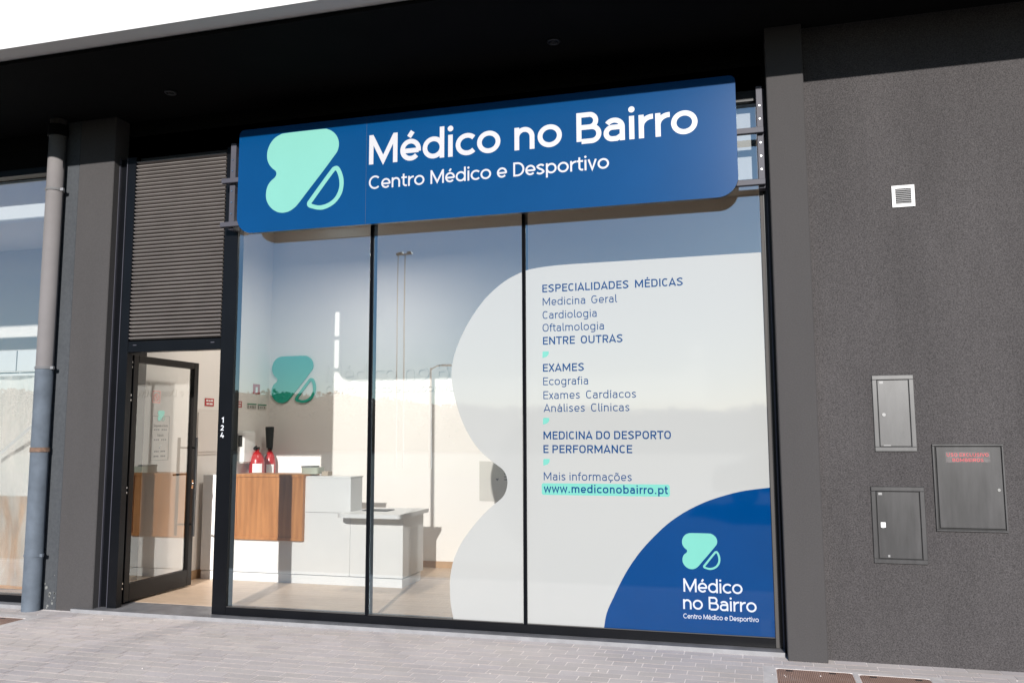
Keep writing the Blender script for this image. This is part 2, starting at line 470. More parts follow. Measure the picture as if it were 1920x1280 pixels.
# ------------------------------------------------------------------ stroke lettering
def arc(cx, cy, rx, ry, a0, a1, n=2.0, step=9):
    k = max(2, int(abs(a1 - a0) / step)); out = []
    for i in range(k + 1):
        a = R(a0 + (a1 - a0) * i / k); c, s_ = math.cos(a), math.sin(a)
        out.append((cx + rx * math.copysign(abs(c) ** (2 / n), c), cy + ry * math.copysign(abs(s_) ** (2 / n), s_)))
    return out
def glyph(ch, st):
    """-> (list of (points, closed)), dots [(x, y, r)], width, left bearing, right bearing"""
    w, n, x, rnd = st['w'], st['n'], st['x'], st['round']
    h = w / 2
    S, dots = [], []
    P = lambda pts, closed=False: S.append((pts, closed))
    acc = {'é': ('e', 'a'), 'á': ('a', 'a'), 'í': ('ı', 'a'), 'É': ('E', 'A'), 'õ': ('o', 't'), 'ç': ('c', 'c')}
    sb, rb = st['sb'], st['rb']
    if ch in acc:
        base, kind = acc[ch]
        S, dots, W, l, r = glyph(base, st)
        top = x if kind != 'A' else 1
        if kind in 'aA':
            S.append(([(W / 2 - .06, top + .07), (W / 2 + .07, top + .25)], False))
        elif kind == 't':
            S.append(([(W / 2 - .2, top + .12), (W / 2 - .08, top + .19), (W / 2 + .08, top + .12), (W / 2 + .2, top + .19)], False))
        else:
            S.append(([(W / 2 + .03, 0), (W / 2 - .07, -.2)], False))
        return S, dots, W, l, r
    wo = st['wo']
    l, r = sb, sb
    if ch == ' ': return [], [], st['sp'], 0, 0
    if ch == 'o': W = wo; P(arc(W/2, x/2, W/2-h, x/2-h, 0, 351, n), True); l = r = rb
    elif ch == 'c': W = wo*.86; P(arc(wo/2, x/2, wo/2-h, x/2-h, 44, 316, n)); l, r = rb, rb*.6
    elif ch == 'e':
        W = wo*.93; m = x*.5
        P([(W-h, m-h*.8)] + arc(W/2, x/2, W/2-h, x/2-h, 4, 318, n)); P([(h, m-h*.35), (W-h, m-h*.35)]); l, r = rb, rb*.8
    elif ch in 'dbpqg':
        W = wo*.96
        P(arc(W/2, x/2, W/2-h, x/2-h, 0, 351, n), True)
        if ch == 'd': P([(W-h, 0), (W-h, st['asc'])]); l, r = rb, sb
        if ch == 'b': P([(h, 0), (h, st['asc'])]); l, r = sb, rb
        if ch == 'p': P([(h, -.27), (h, x)]); l, r = sb, rb
        if ch == 'g': P([(W-h, x)] + arc(W/2, -.03, W/2-h, .2, 0, -140, n)); l, r = rb, sb
    elif ch in 'nh':
        W = wo*.84; ry = W/2-h
        P([(h, 0), (h, x)]); P(arc(W/2, x-h-ry, W/2-h, ry, 180, 0, n) + [(W-h, 0)])
    elif ch == 'u':
        W = wo*.84; ry = W/2-h
        P([(W-h, 0), (W-h, x)]); P([(h, x)] + arc(W/2, h+ry, W/2-h, ry, 180, 360, n))
    elif ch == 'm':
        W = wo*1.42; b = (W-w)/2; ry = b/2
        P([(h, 0), (h, x)])
        for k in (0, 1):
            P(arc(h+b*(k+.5), x-h-ry, b/2, ry, 180, 0, n) + [(h+b*(k+1), 0)])
    elif ch == 'r':
        W = wo*.56; ry = min(.3, x*.42)
        P([(h, 0), (h, x)]); P(arc(W-.02, x-h-ry, W-.02-h, ry, 180, 90, n) + [(W, x-h)]); l, r = sb, .0
    elif ch == 'a':
        W = wo*.84; ry = x*.3; b = (x*.60-h)/2-.0
        P(arc(W/2, x-h-ry, W/2-h, ry, 148, 0, n) + [(W-h, 0)])
        cxl = h + b*1.05; yb = h + b - .005
        P([(W-h, yb+b)] + arc(cxl, yb, cxl-h, b, 90, 270, n) + [(cxl + (W-h-cxl)*.45, yb-b), (W-h, yb-b*.45)]); l, r = rb, sb
    elif ch == 's':
        W = wo*.74
        P(spline([(W-h*.9, x*.80), (W*.72, x-h*1.1), (W*.42, x-h), (h*1.05, x*.76), (W*.36, x*.565), (W*.66, x*.45), (W-h, x*.25), (W*.58, h), (W*.28, h*1.05), (h*.6, x*.19)], 5, False)); l = r = rb
    elif ch in 't':
        W = wo*.55; sx = W*.40; q = W-sx-h*.2
        P([(sx, x+.2), (sx, h+q*.7)] + arc(sx+q*.75, h+q*.7, q*.75, q*.7, 180, 270, 2) + [(W, h)])
        P([(0, x-h), (W, x-h)]); l = r = .03
    elif ch == 'f':
        W = wo*.56; sx = W*.42; q = (W-sx)
        P([(sx, 0), (sx, st['asc']-h-q*.7)] + arc(sx+q*.8, st['asc']-h-q*.7, q*.8, q*.7, 180, 90, 2) + [(W+.03, st['asc']-h)])
        P([(0, x-h), (W, x-h)]); l = r = .03
    elif ch in 'iı':
        W = w; P([(h, 0), (h, x)])
        if ch == 'i':
            if rnd: dots.append((h, x+.205, w*.62))
            else: P([(h, x+.13), (h, x+.13+w)])
    elif ch == 'l':
        W = w*2.0; q = w*1.1; P([(h, st['asc']), (h, h+q)] + arc(h+q, h+q, q, q, 180, 270, 2) + [(W, h)]); r = .02
    elif ch == 'v':
        W = wo*.80; P([(h*.95, x), (W/2, h*.6), (W-h*.95, x)]); l = r = .02
    elif ch == 'w':
        W = wo*1.38; P([(h*.9, x), (W*.27, h*.6), (W/2, x*.98-h*.5), (W*.73, h*.6), (W-h*.9, x)]); l = r = .03
    elif ch == 'x':
        W = wo*.82; P([(h, 0), (W-h, x)]); P([(h, x), (W-h, 0)]); l = r = .02
    elif ch == '.':
        W = w*1.1
        if rnd: dots.append((W/2, w*.5, w*.55))
        else: P([(W/2, 0), (W/2, w)])
    else:
        c = st['cap']
        l = r = sb
        if ch == 'M':
            W = c*1.28; e = h*1.15
            P([(h, 0), (h, 1)]); P([(W-h, 0), (W-h, 1)])
            bot = .12 if rnd else .22
            P([(h*1.25, 1-h*.9), (W/2, bot), (W-h*1.25, 1-h*.9)])
        elif ch == 'N': W = c; P([(h, 0), (h, 1)]); P([(W-h, 0), (W-h, 1)]); P([(h*1.2, 1-h*.9), (W-h*1.2, h*.9)])
        elif ch == 'I': W = w; P([(h, 0), (h, 1)])
        elif ch == 'L': W = c*.8; P([(h, 1), (h, h), (W, h)]); r = .02
        elif ch in 'EF':
            W = c*.84; P([(W, 1-h), (h, 1-h), (h, h if ch == 'E' else 0)] + ([(W, h)] if ch == 'E' else [])); P([(h, .52), (W*.92, .52)]); r = sb*.5
        elif ch == 'T': W = c*.98; P([(W/2, 0), (W/2, 1-w)]); P([(0, 1-h), (W, 1-h)]); l = r = .02
        elif ch == 'A': W = c*1.16; P([(h*1.0, 0), (W/2, 1-h*.7), (W-h*1.0, 0)]); P([(W*.22, .26), (W*.78, .26)]); l = r = .0
        elif ch == 'V': W = c*1.1; P([(h, 1), (W/2, h*.7), (W-h, 1)]); l = r = .0
        elif ch == 'X': W = c; P([(h, 0), (W-h, 1)]); P([(h, 1), (W-h, 0)]); l = r = .02
        elif ch == 'O': W = c*1.04 if not rnd else 1.04; P(arc(W/2, .5, W/2-h, .5-h, 0, 351, n), True); l = r = rb
        elif ch == 'C': W = c*.96 if not rnd else .92; P(arc(W*.52, .5, W*.52-h, .5-h, 46, 314, n)); l, r = rb, rb*.6
        elif ch == 'G': W = c*1.02; P(arc(W/2, .5, W/2-h, .5-h, 46, 352, n) + [(W-h, .48), (W*.55, .48)]); l = rb
        elif ch == 'D': W = c*1.0; q = W*.5-h if not rnd else .5-h; P([(W-h-q, 1-h), (h, 1-h), (h, h), (W-h-q, h)] + arc(W-h-q, .5, q, .5-h, -90, 81, n), True); r = rb
        elif ch == 'P' or ch == 'R':
            W = c*.92; q = .25-h*.25; yc = 1-h-q; P([(h, 0), (h, 1-h), (W-h-q, 1-h)] + arc(W-h-q, yc, q, q, 90, -90, n) + [(w, yc-q)]); r = rb
            if ch == 'R': P([(W*.5, yc-q), (W-h*.8, 0)])
        elif ch == 'B':
            W = c*.98; mid = .525; q1 = (1-h-mid)/2; q2 = (mid-h)/2
            P([(h, h), (h, 1-h), (W*.88-h-q1, 1-h)] + arc(W*.88-h-q1, mid+q1, q1, q1, 90, -90, n) + [(w, mid)])
            P([(W*.9-h-q1, mid)] + arc(W-h-q2, mid-q2, q2, q2, 90, -90, n) + [(w, h)]); r = rb
        elif ch == 'S':
            W = c*.94
            P(spline([(W-h*.8, .80), (W*.75, 1-h*1.15), (W*.45, 1-h), (h*1.05, .755), (W*.36, .575), (W*.66, .465), (W-h, .25), (W*.58, h), (W*.27, h*1.1), (h*.6, .2)], 6, False)); l = r = rb
        elif ch == 'U': W = c; q = W/2-h; P([(h, 1)] + arc(W/2, h+q, q, q, 180, 360, n) + [(W-h, 1)])
        elif ch == '1': W = c*.5; P([(0, .75), (W-h, 1-h*.6), (W-h, 0)])
        elif ch == '2': W = c*.82; q = W/2-h; P(arc(W/2, 1-h-q, q, q, 165, -35, 2) + [(h, h), (W, h)])
        elif ch == '4': W = c*.95; P([(W*.55, 1), (h, .3), (W, .3)]); P([(W*.72, .55), (W*.72, 0)])
        else: W = .4
    return S, dots, W, l, r
ROUND = dict(w=.157, n=2.0, x=.735, round=True, sb=.066, rb=.034, wo=.775, asc=1.04, cap=.79, sp=.36)
ROUND_L = dict(ROUND, w=.13)
DIN_B = dict(w=.165, n=2.5, x=.735, round=False, sb=.10, rb=.075, wo=.70, asc=1.02, cap=.78, sp=.34)
DIN_R = dict(DIN_B, w=.118, sb=.11, rb=.085)
def stroke_outline(pts, closed, h):
    n = len(pts); Lp, Rp = [], []
    V = [Vector(p) for p in pts]
    for i in range(n):
        if closed: a, b = V[(i-1) % n], V[(i+1) % n]
        else: a, b = V[max(i-1, 0)], V[min(i+1, n-1)]
        d1 = (V[i]-a).normalized() if (V[i]-a).length > 1e-9 else None
        d2 = (b-V[i]).normalized() if (b-V[i]).length > 1e-9 else None
        d1 = d1 or d2; d2 = d2 or d1
        n1 = Vector((-d1.y, d1.x)); n2 = Vector((-d2.y, d2.x))
        m = n1+n2
        m = n1 if m.length < 1e-6 else m.normalized()
        k = min(1/max(m.dot(n1), .3), 2.2)
        Lp.append(V[i]+m*h*k); Rp.append(V[i]-m*h*k)
    return Lp, Rp
def lettering(mb, text, st, X, Z, width, cap, Y, depth=0, mi=0, axis='X'):
    """text on a vertical plane facing -Y (or +X when axis is 'Y'); X,Z = start of the baseline"""
    pen = 0; parts = []; first = True
    for ch in text:
        S, D, W, l, r = glyph(ch, st)
        if first: l = 0; first = False
        pen += l
        parts.append((S, D, pen)); last = (pen + W)
        pen += W + r
    sx = width/last if width else cap
    k = 0
    def put(x, z, off):
        if axis == 'X': return (X+x*sx, Y-off, Z+z*cap)
        return (Y+off, X+x*sx, Z+z*cap)
    for S, D, px in parts:
        for pts, closed in S:
            # scale-aware stroke so stems keep an even weight
            L_, R_ = stroke_outline([(p[0]+px, p[1]) for p in pts], closed, st['w']/2)
            off = .00018*(k % 5) + depth; k += 1
            n = len(L_)
            for i in range(n if closed else n-1):
                j = (i+1) % n
                q = [L_[i], R_[i], R_[j], L_[j]]
                mb.face([put(v.x, v.y, off) for v in q], mi)
                if depth:
                    for a, b in ((L_[i], L_[j]), (R_[i], R_[j])):
                        mb.face([put(a.x, a.y, off), put(b.x, b.y, off), put(b.x, b.y, 0), put(a.x, a.y, 0)], mi)
        for x, y, r in D:
            off = .00018*(k % 5) + depth; k += 1
            mb.face([put(x+px+r*math.cos(2*math.pi*t/20), y+r*math.sin(2*math.pi*t/20), off) for t in range(20)], mi)
    return mb

LOGO_A = [(-3.344, 4.054), (-3.306, 4.046), (-3.271, 4.029), (-3.236, 3.998), (-3.213, 3.96), (-3.203, 3.92), (-3.205, 3.882), (-3.218, 3.845), (-3.246, 3.809), (-3.339, 3.696), (-3.474, 3.54), (-3.569, 3.429), (-3.61, 3.394), (-3.651, 3.373), (-3.686, 3.366), (-3.721, 3.366), (-3.764, 3.377), (-3.811, 3.406), (-3.848, 3.448), (-3.869, 3.495), (-3.873, 3.541), (-3.867, 3.586), (-3.85, 3.624), (-3.826, 3.651), (-3.795, 3.674), (-3.781, 3.696), (-3.78, 3.712), (-3.788, 3.732), (-3.822, 3.76), (-3.852, 3.797), (-3.87, 3.841), (-3.873, 3.891), (-3.864, 3.936), (-3.84, 3.983), (-3.802, 4.022), (-3.756, 4.044), (-3.71, 4.053), (-3.529, 4.055)]
LOGO_B = [(-3.223, 3.725), (-3.203, 3.717), (-3.187, 3.698), (-3.167, 3.655), (-3.154, 3.603), (-3.154, 3.546), (-3.167, 3.49), (-3.197, 3.441), (-3.237, 3.403), (-3.291, 3.376), (-3.345, 3.364), (-3.394, 3.369), (-3.435, 3.381), (-3.467, 3.393), (-3.483, 3.413), (-3.482, 3.435), (-3.465, 3.46), (-3.338, 3.618), (-3.271, 3.699), (-3.251, 3.718)]
LOGO_C = [(-3.226, 3.685), (-3.208, 3.655), (-3.194, 3.606), (-3.191, 3.549), (-3.205, 3.499), (-3.231, 3.457), (-3.272, 3.425), (-3.319, 3.407), (-3.367, 3.401), (-3.405, 3.408), (-3.443, 3.423), (-3.43, 3.442), (-3.336, 3.561), (-3.245, 3.672)]
def logo(mb, x0, z0, size, Y, depth=.001, mi=0, axis='X'):
    """mark of height size with its lower left corner at x0,z0"""
    k = size/.691
    T = lambda p: (x0+(p[0]+3.873)*k, z0+(p[1]-3.364)*k)
    i0 = len(mb.v)
    mb.plate(spline([T(p) for p in LOGO_A], 4), Y-depth, Y, mi)
    # hollow half drop: outline with a hole
    from mathutils.geometry import tessellate_polygon
    out = spline([T(p) for p in LOGO_B], 4); inn = spline([T(p) for p in LOGO_C], 4)
    b = len(mb.v)
    mb.v += [(x, Y-depth, z) for x, z in out+inn]
    for t in tessellate_polygon([[Vector((x, z, 0)) for x, z in out], [Vector((x, z, 0)) for x, z in inn[::-1]]]):
        n = len(out); t = [k if k < n else n+(len(inn)-1-(k-n)) for k in t]
        mb.f.append(tuple(b+k for k in t)); mb.m.append(mi); mb.smooth.append(False)
    if depth > .003:
        for ring in (out, inn):
            for i in range(len(ring)):
                (xa, za), (xb, zb) = ring[i], ring[(i+1) % len(ring)]
                mb.face([(xa, Y-depth, za), (xb, Y-depth, zb), (xb, Y, zb), (xa, Y, za)], mi)
    if axis == 'Y':
        mb.v[i0:] = [(2*Y - y, x, z) for x, y, z in mb.v[i0:]]
    return mb

# ================================================================== ground
m = MB(); m.box(-600, 600, -900, 300, -.9, -.36); struct('ground', m, 'ground')
m = MB(); m.box(-150, 150, -26, -2.4, -.35, -.12); struct('road', m, 'asphalt')
m = MB(); m.box(-60, 60, -2.4, -2.25, -.3, -.003, bev=.012); struct('kerb', m, 'kerb')

COVERS = [(.115, .575, -1.0, -.41), (.612, 1.02, -1.0, -.43), (-6.42, -5.885, -1.0, -.415)]
SURR = [(.035, 1.10, -1.08, -.365), (-6.50, -5.80, -1.08, -.30)]
pm = MB(); tones = []
pm.box(-60, 60, -2.25, 2.9, -.25, -.0018, 1); tones += [(.7, .66, .64)]*6
y = -.108; row = 0
off = 0
while y > -2.2:
    off += random.choice((.055, .06, .1, .1, .05, .14)); y0, y1 = y-.1, y
    xx = -13.0 + (off % .2)
    while xx < 6:
        x0, x1 = xx, xx+.197; xx += .197
        t = random.gauss(1, .03)
        col = (.62*t, .568*t, .545*t*random.uniform(.98, 1.02))
        rects = [(x0, x1, y0, y1)]
        for a, b, c, d_ in SURR:
            out = []
            for p, q, u, v in rects:
                if q <= a or p >= b or v <= c or u >= d_: out.append((p, q, u, v)); continue
                if p < a: out.append((p, a, u, v))
                if q > b: out.append((b, q, u, v))
                if v > d_: out.append((max(p, a), min(q, b), d_, v))
                if u < c: out.append((max(p, a), min(q, b), u, c))
            rects = out
        for p, q, u, v in rects:
            g = .0034
            if q-p < .012 or v-u < .012: continue
            zt = random.gauss(0, .0004)
            i = len(pm.v)
            pm.v += [(a, b, zt+random.gauss(0, .0004)) for a, b in ((p+g, u+g), (q-g, u+g), (q-g, v-g), (p+g, v-g))]
            pm.f.append((i, i+1, i+2, i+3)); pm.m.append(0); pm.smooth.append(False); tones.append(col)
    y -= .1
pav = struct('pavement', pm, ['paver', 'sand'])
ca = pav.data.color_attributes.new('tone', 'FLOAT_COLOR', 'CORNER')
buf = []
for p_ in pav.data.polygons:
    for _ in p_.vertices: buf += [*tones[p_.index], 1]
ca.data.foreach_set('color', buf)

m = MB(); random.seed(21)
for k in range(70):
    x, yy, q = random.uniform(-7, 1.8), random.uniform(-2.1, -.13), random.uniform(.002, .0055)
    i = len(m.v); m.v += [(x+q, yy, .001), (x, yy+q, .001), (x-q, yy, .001), (x, yy-q, .001), (x, yy, .001+q), (x, yy, .0)]
    m.f += [(i, i+1, i+4), (i+1, i+2, i+4), (i+2, i+3, i+4), (i+3, i, i+4)]; m.m += [0]*4; m.smooth += [False]*4
o = obj('grit', m, 'sand'); o['kind'] = 'stuff'; o['label'] = 'small pale grit scattered over the pavers'; o['category'] = 'grit'
# drain and utility covers
def rrect(x0, x1, z0, z1, r, n=6):
    out = []
    for cx_, cz_, a in ((x1-r, z1-r, 0), (x0+r, z1-r, 90), (x0+r, z0+r, 180), (x1-r, z0+r, 270)):
        for k in range(n+1):
            out.append((cx_+r*math.cos(R(a+90*k/n)), cz_+r*math.sin(R(a+90*k/n))))
    return out
labels = ['rusty ribbed cover in pale concrete in front of the grey pier',
          'rusty ribbed cover in the pavement under the stucco wall',
          'rusty brown cover in the pavement beside the downpipe foot']
for k, (a, b, c, d_) in enumerate(COVERS):
    t = thing('utility_cover', ((a+b)/2, (c+d_)/2, 0), labels[k], 'utility cover', 'rusty covers set in the pavement')
    m = MB(); m.slab(rrect(a, b, c, d_, .035), -.02, -.001); obj('plate', m, 'cover', t)
    for q in range(2):
        m = MB(); m.box(a+.06+q*.26, a+.10+q*.26, d_-.05, d_-.03, -.001, .0015); obj('lifting_slot', m, 'black_plastic', t)
for k, (a, b, c, d_) in enumerate(SURR):
    m = MB()
    holes = [q for q in COVERS if q[0] > a and q[1] < b]
    holes.sort()
    ys0 = min(q[2] for q in holes); ys1 = max(q[3] for q in holes)
    e = .004
    m.box(a, b, ys1+e, d_, -.2, .0); m.box(a, b, c, ys0-e, -.2, .0)
    xs = [a]+sum([[q[0]-e, q[1]+e] for q in holes], [])+[b]
    for i in range(0, len(xs), 2): m.box(xs[i], xs[i+1], ys0-e, ys1+e, -.2, 0)
    for q in holes:
        if q[3] < ys1: m.box(q[0]-e, q[1]+e, q[3]+e, ys1+e, -.2, 0)
    tag(obj('concrete_surround', m, 'concrete', None, Vector(((a+b)/2, (c+d_)/2, 0))),
        ['pale concrete surround framing two rusty covers by the stucco wall', 'pale concrete strip framing the rusty cover beside the downpipe'][k], 'concrete surround')

# ================================================================== building shell
bld = thing('commercial_building', (-2.5, 0, 0), 'dark grey shop building with white upper storey and black overhang', 'building')
m = MB(); m.box(-20, 9, -1.39, 3.6, 4.475, 8.5); obj('upper_storey', m, 'white_wall', bld)
m = MB(); m.box(-20, 9, -1.22, 3.6, 4.442, 4.47)
m.box(-20, .44, .12, .35, 4.06, 4.442); obj('soffit', m, 'soffit', bld)
m = MB(); m.box(.455, 9, -.11, .6, -.2, 4.442); w_ = obj('stucco_wall', m, 'stucco', bld); w_['label'] = 'coarse dark grey stucco'
def bb(*a, b=.006):
    m = MB(); m.box(*a, bev=b); return m
p1 = obj('pier', bb(.198, .452, -.2, .5, -.2, 4.442), 'pier', bld)
m = MB(); m.box(-5.922, -5.535, -.06, .5, -.2, 4.442, bev=.006); p2 = obj('pier', m, 'pier', bld)
m = MB(); m.box(-6.24, -5.9225, -.057, .4, -.2, 4.442, bev=.004)
obj('render_strip', m, 'pier_strip', bld)
# efflorescence chips at the foot of the strip
m = MB()
for k in range(15):
    px, pz = random.uniform(-6.05, -5.93), abs(random.gauss(.12, .06)); s_ = random.uniform(.004, .016)
    m.plate([(px+s_*random.uniform(.6, 1.2)*math.cos(a), pz+s_*random.uniform(.6, 1.2)*math.sin(a)) for a in [i*1.05 for i in range(6)]], -.0585, -.0565)
obj('paint_chips', m, 'chip', bld)
m = MB(); m.box(-5.72, .185, -.105, .3, -.2, .028, 0, front=1); obj('sill', m, ['sill', 'sill_face'], bld)
m = MB(); m.box(-12, -6.2405, -.1, .3, -.2, .03, 0, front=1); obj('neighbour_sill', m, ['sill_face', 'sill_face'], bld)
# interior shell
m = MB(); m.box(-5.95, -5.651, .5, 3.05, 0, 4.3); obj('side_wall', m, 'inside_wall', bld)
m = MB(); m.box(-5.651, .6, 2.86, 3.05, 0, 4.3); obj('back_wall', m, 'inside_wall', bld)
m = MB(); m.box(.17, .198, .2, 2.86, 0, 4.3); m.box(.198, .45, .5, 2.86, 0, 4.3); obj('side_wall', m, 'inside_wall', bld)
m = MB(); m.box(-5.651, .17, .12, 2.86, 4.06, 4.3); obj('interior_ceiling', m, 'inside_wall', bld)
m = MB(); m.box(-5.651, .17, .3, 2.86, -.1, .03); o = struct('floor', m, 'oak_floor')
m = MB(); m.box(-3.7, .17, 2.845, 2.86, .03, .10); obj('skirting_board', m, 'skirting', bld)
m = MB(); m.box(-5.6505, -5.636, .5, 1.8, .03, .12); obj('skirting_board', m, 'skirting', bld)

# downlights in the soffit
for k, (x, yy) in enumerate(((-1.32, -.42), (-4.69, -.40))):
    t = thing('downlight', (x, yy, 4.442), ['small round downlight in the black soffit above the blue sign', 'small round downlight in the black soffit above the louvred panel'][k], 'downlight', 'unlit downlights in the soffit')
    m = MB(); m.lathe((x, yy, 4.427), [(.03, .014), (.035, .002), (.045, 0), (.05, .006), (.05, .015)], 24); obj('trim_ring', m, 'black_plastic', t)
    m = MB(); m.lathe((x, yy, 4.434), [(.028, 0), (.028, .007)], 20); obj('lens', m, 'dark_glass', t)

# ================================================================== shop window
win = thing('shop_window', (-2.1, 0, .03), 'wide black framed shop window with three panes and vinyl graphics', 'shop window')
m = MB()
m.box(-4.39, -4.255, 0, .1, .03, 4.06, bev=.004)
m.box(-4.255, .127, 0, .1, .03, .095, bev=.003)
m.box(-4.255, .127, 0, .1, 3.98, 4.06)
obj('frame', m, 'black_alu', win)
m = MB(); m.box(.127, .152, -.002, .1, .03, 4.06, bev=.003); obj('side_profile', m, 'satin_alu', win)
m = MB(); m.box(.1525, .176, .012, .12, .03, 4.06); m.box(.187, .1975, .0, .12, -.1, 4.06); obj('frame_reveal', m, 'black_alu', win)
m = MB(); m.box(.1763, .1868, -.012, .1, -.02, 4.06, bev=.002); obj('cover_strip', m, 'rail_alu', win)
for a, b in ((-2.995, -2.965), (-1.69, -1.659)):
    m = MB(); m.tube([((a+b)/2, .012, .095), ((a+b)/2, .012, 3.98)], .0145, 14); m.box(a, b, .014, .09, .095, 3.98)
    obj('mullion', m, 'black_alu', win)
for a, b in ((-4.255, -2.9951), (-2.9649, -1.6901), (-1.6589, .127)):
    m = MB(); m.box(a, b, .02, .028, .0951, 3.98, 1, front=0); obj('pane', m, ['glass', 'glass_back'], win)
for a, b in ((-4.25, -3.0), (-2.96, -1.695), (-1.655, .122)):
    m = MB(); m.box(a, b, .004, .012, .0955, .101); obj('glazing_bead', m, 'satin_alu', win)
m = MB(); m.box(-4.2, .12, .13, .16, 3.42, 3.98); obj('infill_panel', m, 'spandrel', win)
st4 = dict(ROUND, w=.17)
for ch, z in (('1', 1.622), ('2', 1.557), ('4', 1.494)):
    m = MB(); lettering(m, ch, st4, -4.359 if ch != '1' else -4.35, z, 0, .046, -.0012); obj('house_number', m, 'number_white', win)

FILM = [(0.127, 2.831), (-0.761, 2.826), (-1.277, 2.826), (-1.426, 2.822), (-1.576, 2.81), (-1.689, 2.786), (-1.839, 2.715), (-1.998, 2.583), (-2.128, 2.412), (-2.208, 2.261), (-2.254, 2.138), (-2.275, 2.033), (-2.272, 1.933), (-2.253, 1.825), (-2.197, 1.646), (-2.126, 1.505), (-2.046, 1.396), (-1.959, 1.322), (-1.907, 1.283), (-1.86, 1.25), (-1.832, 1.215), (-1.818, 1.175), (-1.815, 1.135), (-1.828, 1.077), (-1.856, 1.030), (-1.917, 0.980), (-2.003, 0.905), (-2.098, 0.80), (-2.19, 0.675), (-2.255, 0.535), (-2.281, 0.388), (-2.275, 0.217), (-2.25, 0.0955)]
FP = spline(FILM[2:], 4, False)
SECT = [(-1.08, .0955), (-1.058, .204), (-1.005, .32), (-.911, .5), (-.793, .666), (-.636, .828), (-.509, .925), (-.382, .996), (-.256, 1.048), (-.072, 1.101), (.127, 1.13)]
SP = spline(SECT, 4, False)
poly = [(.127, 2.831)] + FP + [(SECT[0][0], .0955)] + SP[1:]
m = MB(); m.plate(poly, .0184, .0196); fil = obj('frosted_film', m, 'film', win)
m = MB(); m.plate([(.127, .0955)] + [(x, z) for x, z in SP[::-1]], .0184, .0196); blu = obj('blue_film', m, 'film_blue', win)
LN = [('ESPECIALIDADES MÉDICAS', 'B', -1.526, 2.614, 1.081), ('Medicina Geral', 'R', -1.524, 2.510, .583), ('Cardiologia', 'R', -1.525, 2.405, .425),
      ('Oftalmologia', 'R', -1.526, 2.305, .481), ('ENTRE OUTRAS', 'B', -1.524, 2.203, .62), ('EXAMES', 'B', -1.526, 1.993, .322), ('Ecografia', 'R', -1.525, 1.889, .352),
      ('Exames Cardíacos', 'R', -1.524, 1.782, .713), ('Análises Clínicas', 'R', -1.524, 1.683, .662), ('MEDICINA DO DESPORTO', 'B', -1.526, 1.474, .966),
      ('E PERFORMANCE', 'B', -1.527, 1.370, .68), ('Mais informações', 'R', -1.526, 1.165, .671), ('www.mediconobairro.pt', 'B', -1.527, 1.073, .935)]
GY = .0179
HL = (.0181, .0183)
def lw(t): # widen word gaps where the photograph has them wide
    return t
for txt, s_, x, z, wd in LN:
    st = dict(DIN_B if s_ == 'B' else DIN_R)
    if txt.startswith('ESP') or txt in ('Medicina Geral', 'ENTRE OUTRAS', 'Exames Cardíacos', 'Análises Clínicas'): st['sp'] = .62
    m = MB(); lettering(m, txt, st, x, z, wd, .061, GY)
    obj('lettering', m, 'film_text', fil)
m = MB(); m.plate(rrect(-1.543, -.578, 1.055, 1.143, .016), *HL); obj('web_address_highlight', m, 'film_mint', fil)
for z in (2.101, 1.588, 1.276):
    m = MB(); q = .05; m.plate([(-1.529, z), (-1.529, z+q-.006), (-1.523, z+q), (-1.479, z+q), (-1.479, z+q*.62), (-1.485, z+q*.38), (-1.497, z+q*.17), (-1.514, z+.003), (-1.524, z)], *HL); obj('leaf_mark', m, 'film_mint', fil)
m = MB(); logo(m, -.499, .543, .256, .0183, .0002); obj('logo_mark', m, 'film_mint', blu)
for txt, st, x, z, wd, cp in (('Médico', ROUND_L, -.497, .383, .411, .094), ('no Bairro', ROUND_L, -.502, .262, .508, .094), ('Centro Médico e Desportivo', ROUND_L, -.503, .197, .521, .034)):
    m = MB(); lettering(m, txt, st, x, z, wd, cp, GY); obj('lettering', m, 'film_white', blu)

# ================================================================== hanging sign
sg = thing('shop_sign', (-2.08, -.18, 3.2), 'long blue sign board with mint logo and white lettering above the window', 'shop sign')
m = MB(); 
lo_ = rrect(-4.148, -.018, 3.212, 4.12, .15, 12); hi_ = rrect(-4.148, -.018, 3.212, 4.12, .045, 12)
m.plate(hi_[:26]+lo_[26:], -.18, -.14, 0, 1); obj('panel', m, ['sign_blue', 'sign_edge'], sg)
m = MB(); m.box(-2.9535, -2.952, -.1806, -.18, 3.213, 4.119); obj('panel_seam', m, 'rail_alu', sg)
m = MB(); logo(m, -3.873, 3.364, .691, -.18, .0012); obj('logo_mark', m, 'mint', sg)
m = MB(); lettering(m, 'Médico no Bairro', ROUND, -2.928, 3.708, 2.634, .247, -.1808); obj('lettering', m, 'sign_white', sg)
m = MB(); lettering(m, 'Centro Médico e Desportivo', ROUND_L, -2.926, 3.5, 1.972, .112, -.1808); obj('lettering', m, 'sign_white', sg)
for z in (3.685, 3.298):
    m = MB(); m.box(-4.345, .17, -.135, -.095, z, z+.042, bev=.003); obj('mounting_rail', m, 'rail_alu', sg)
for a, b in ((-4.288, -4.235), (.125, .17)):
    m = MB(); m.box(a, b, -.094, -.004, 3.28, 4.05, bev=.003)
    for z in (3.42, 3.52, 3.62, 3.80, 3.90):
        m.tube([((a+b)/2, -.1005, z), ((a+b)/2, -.093, z)], .006, 8, 1)
    obj('bracket', m, ['rail_alu', 'chrome'], sg)

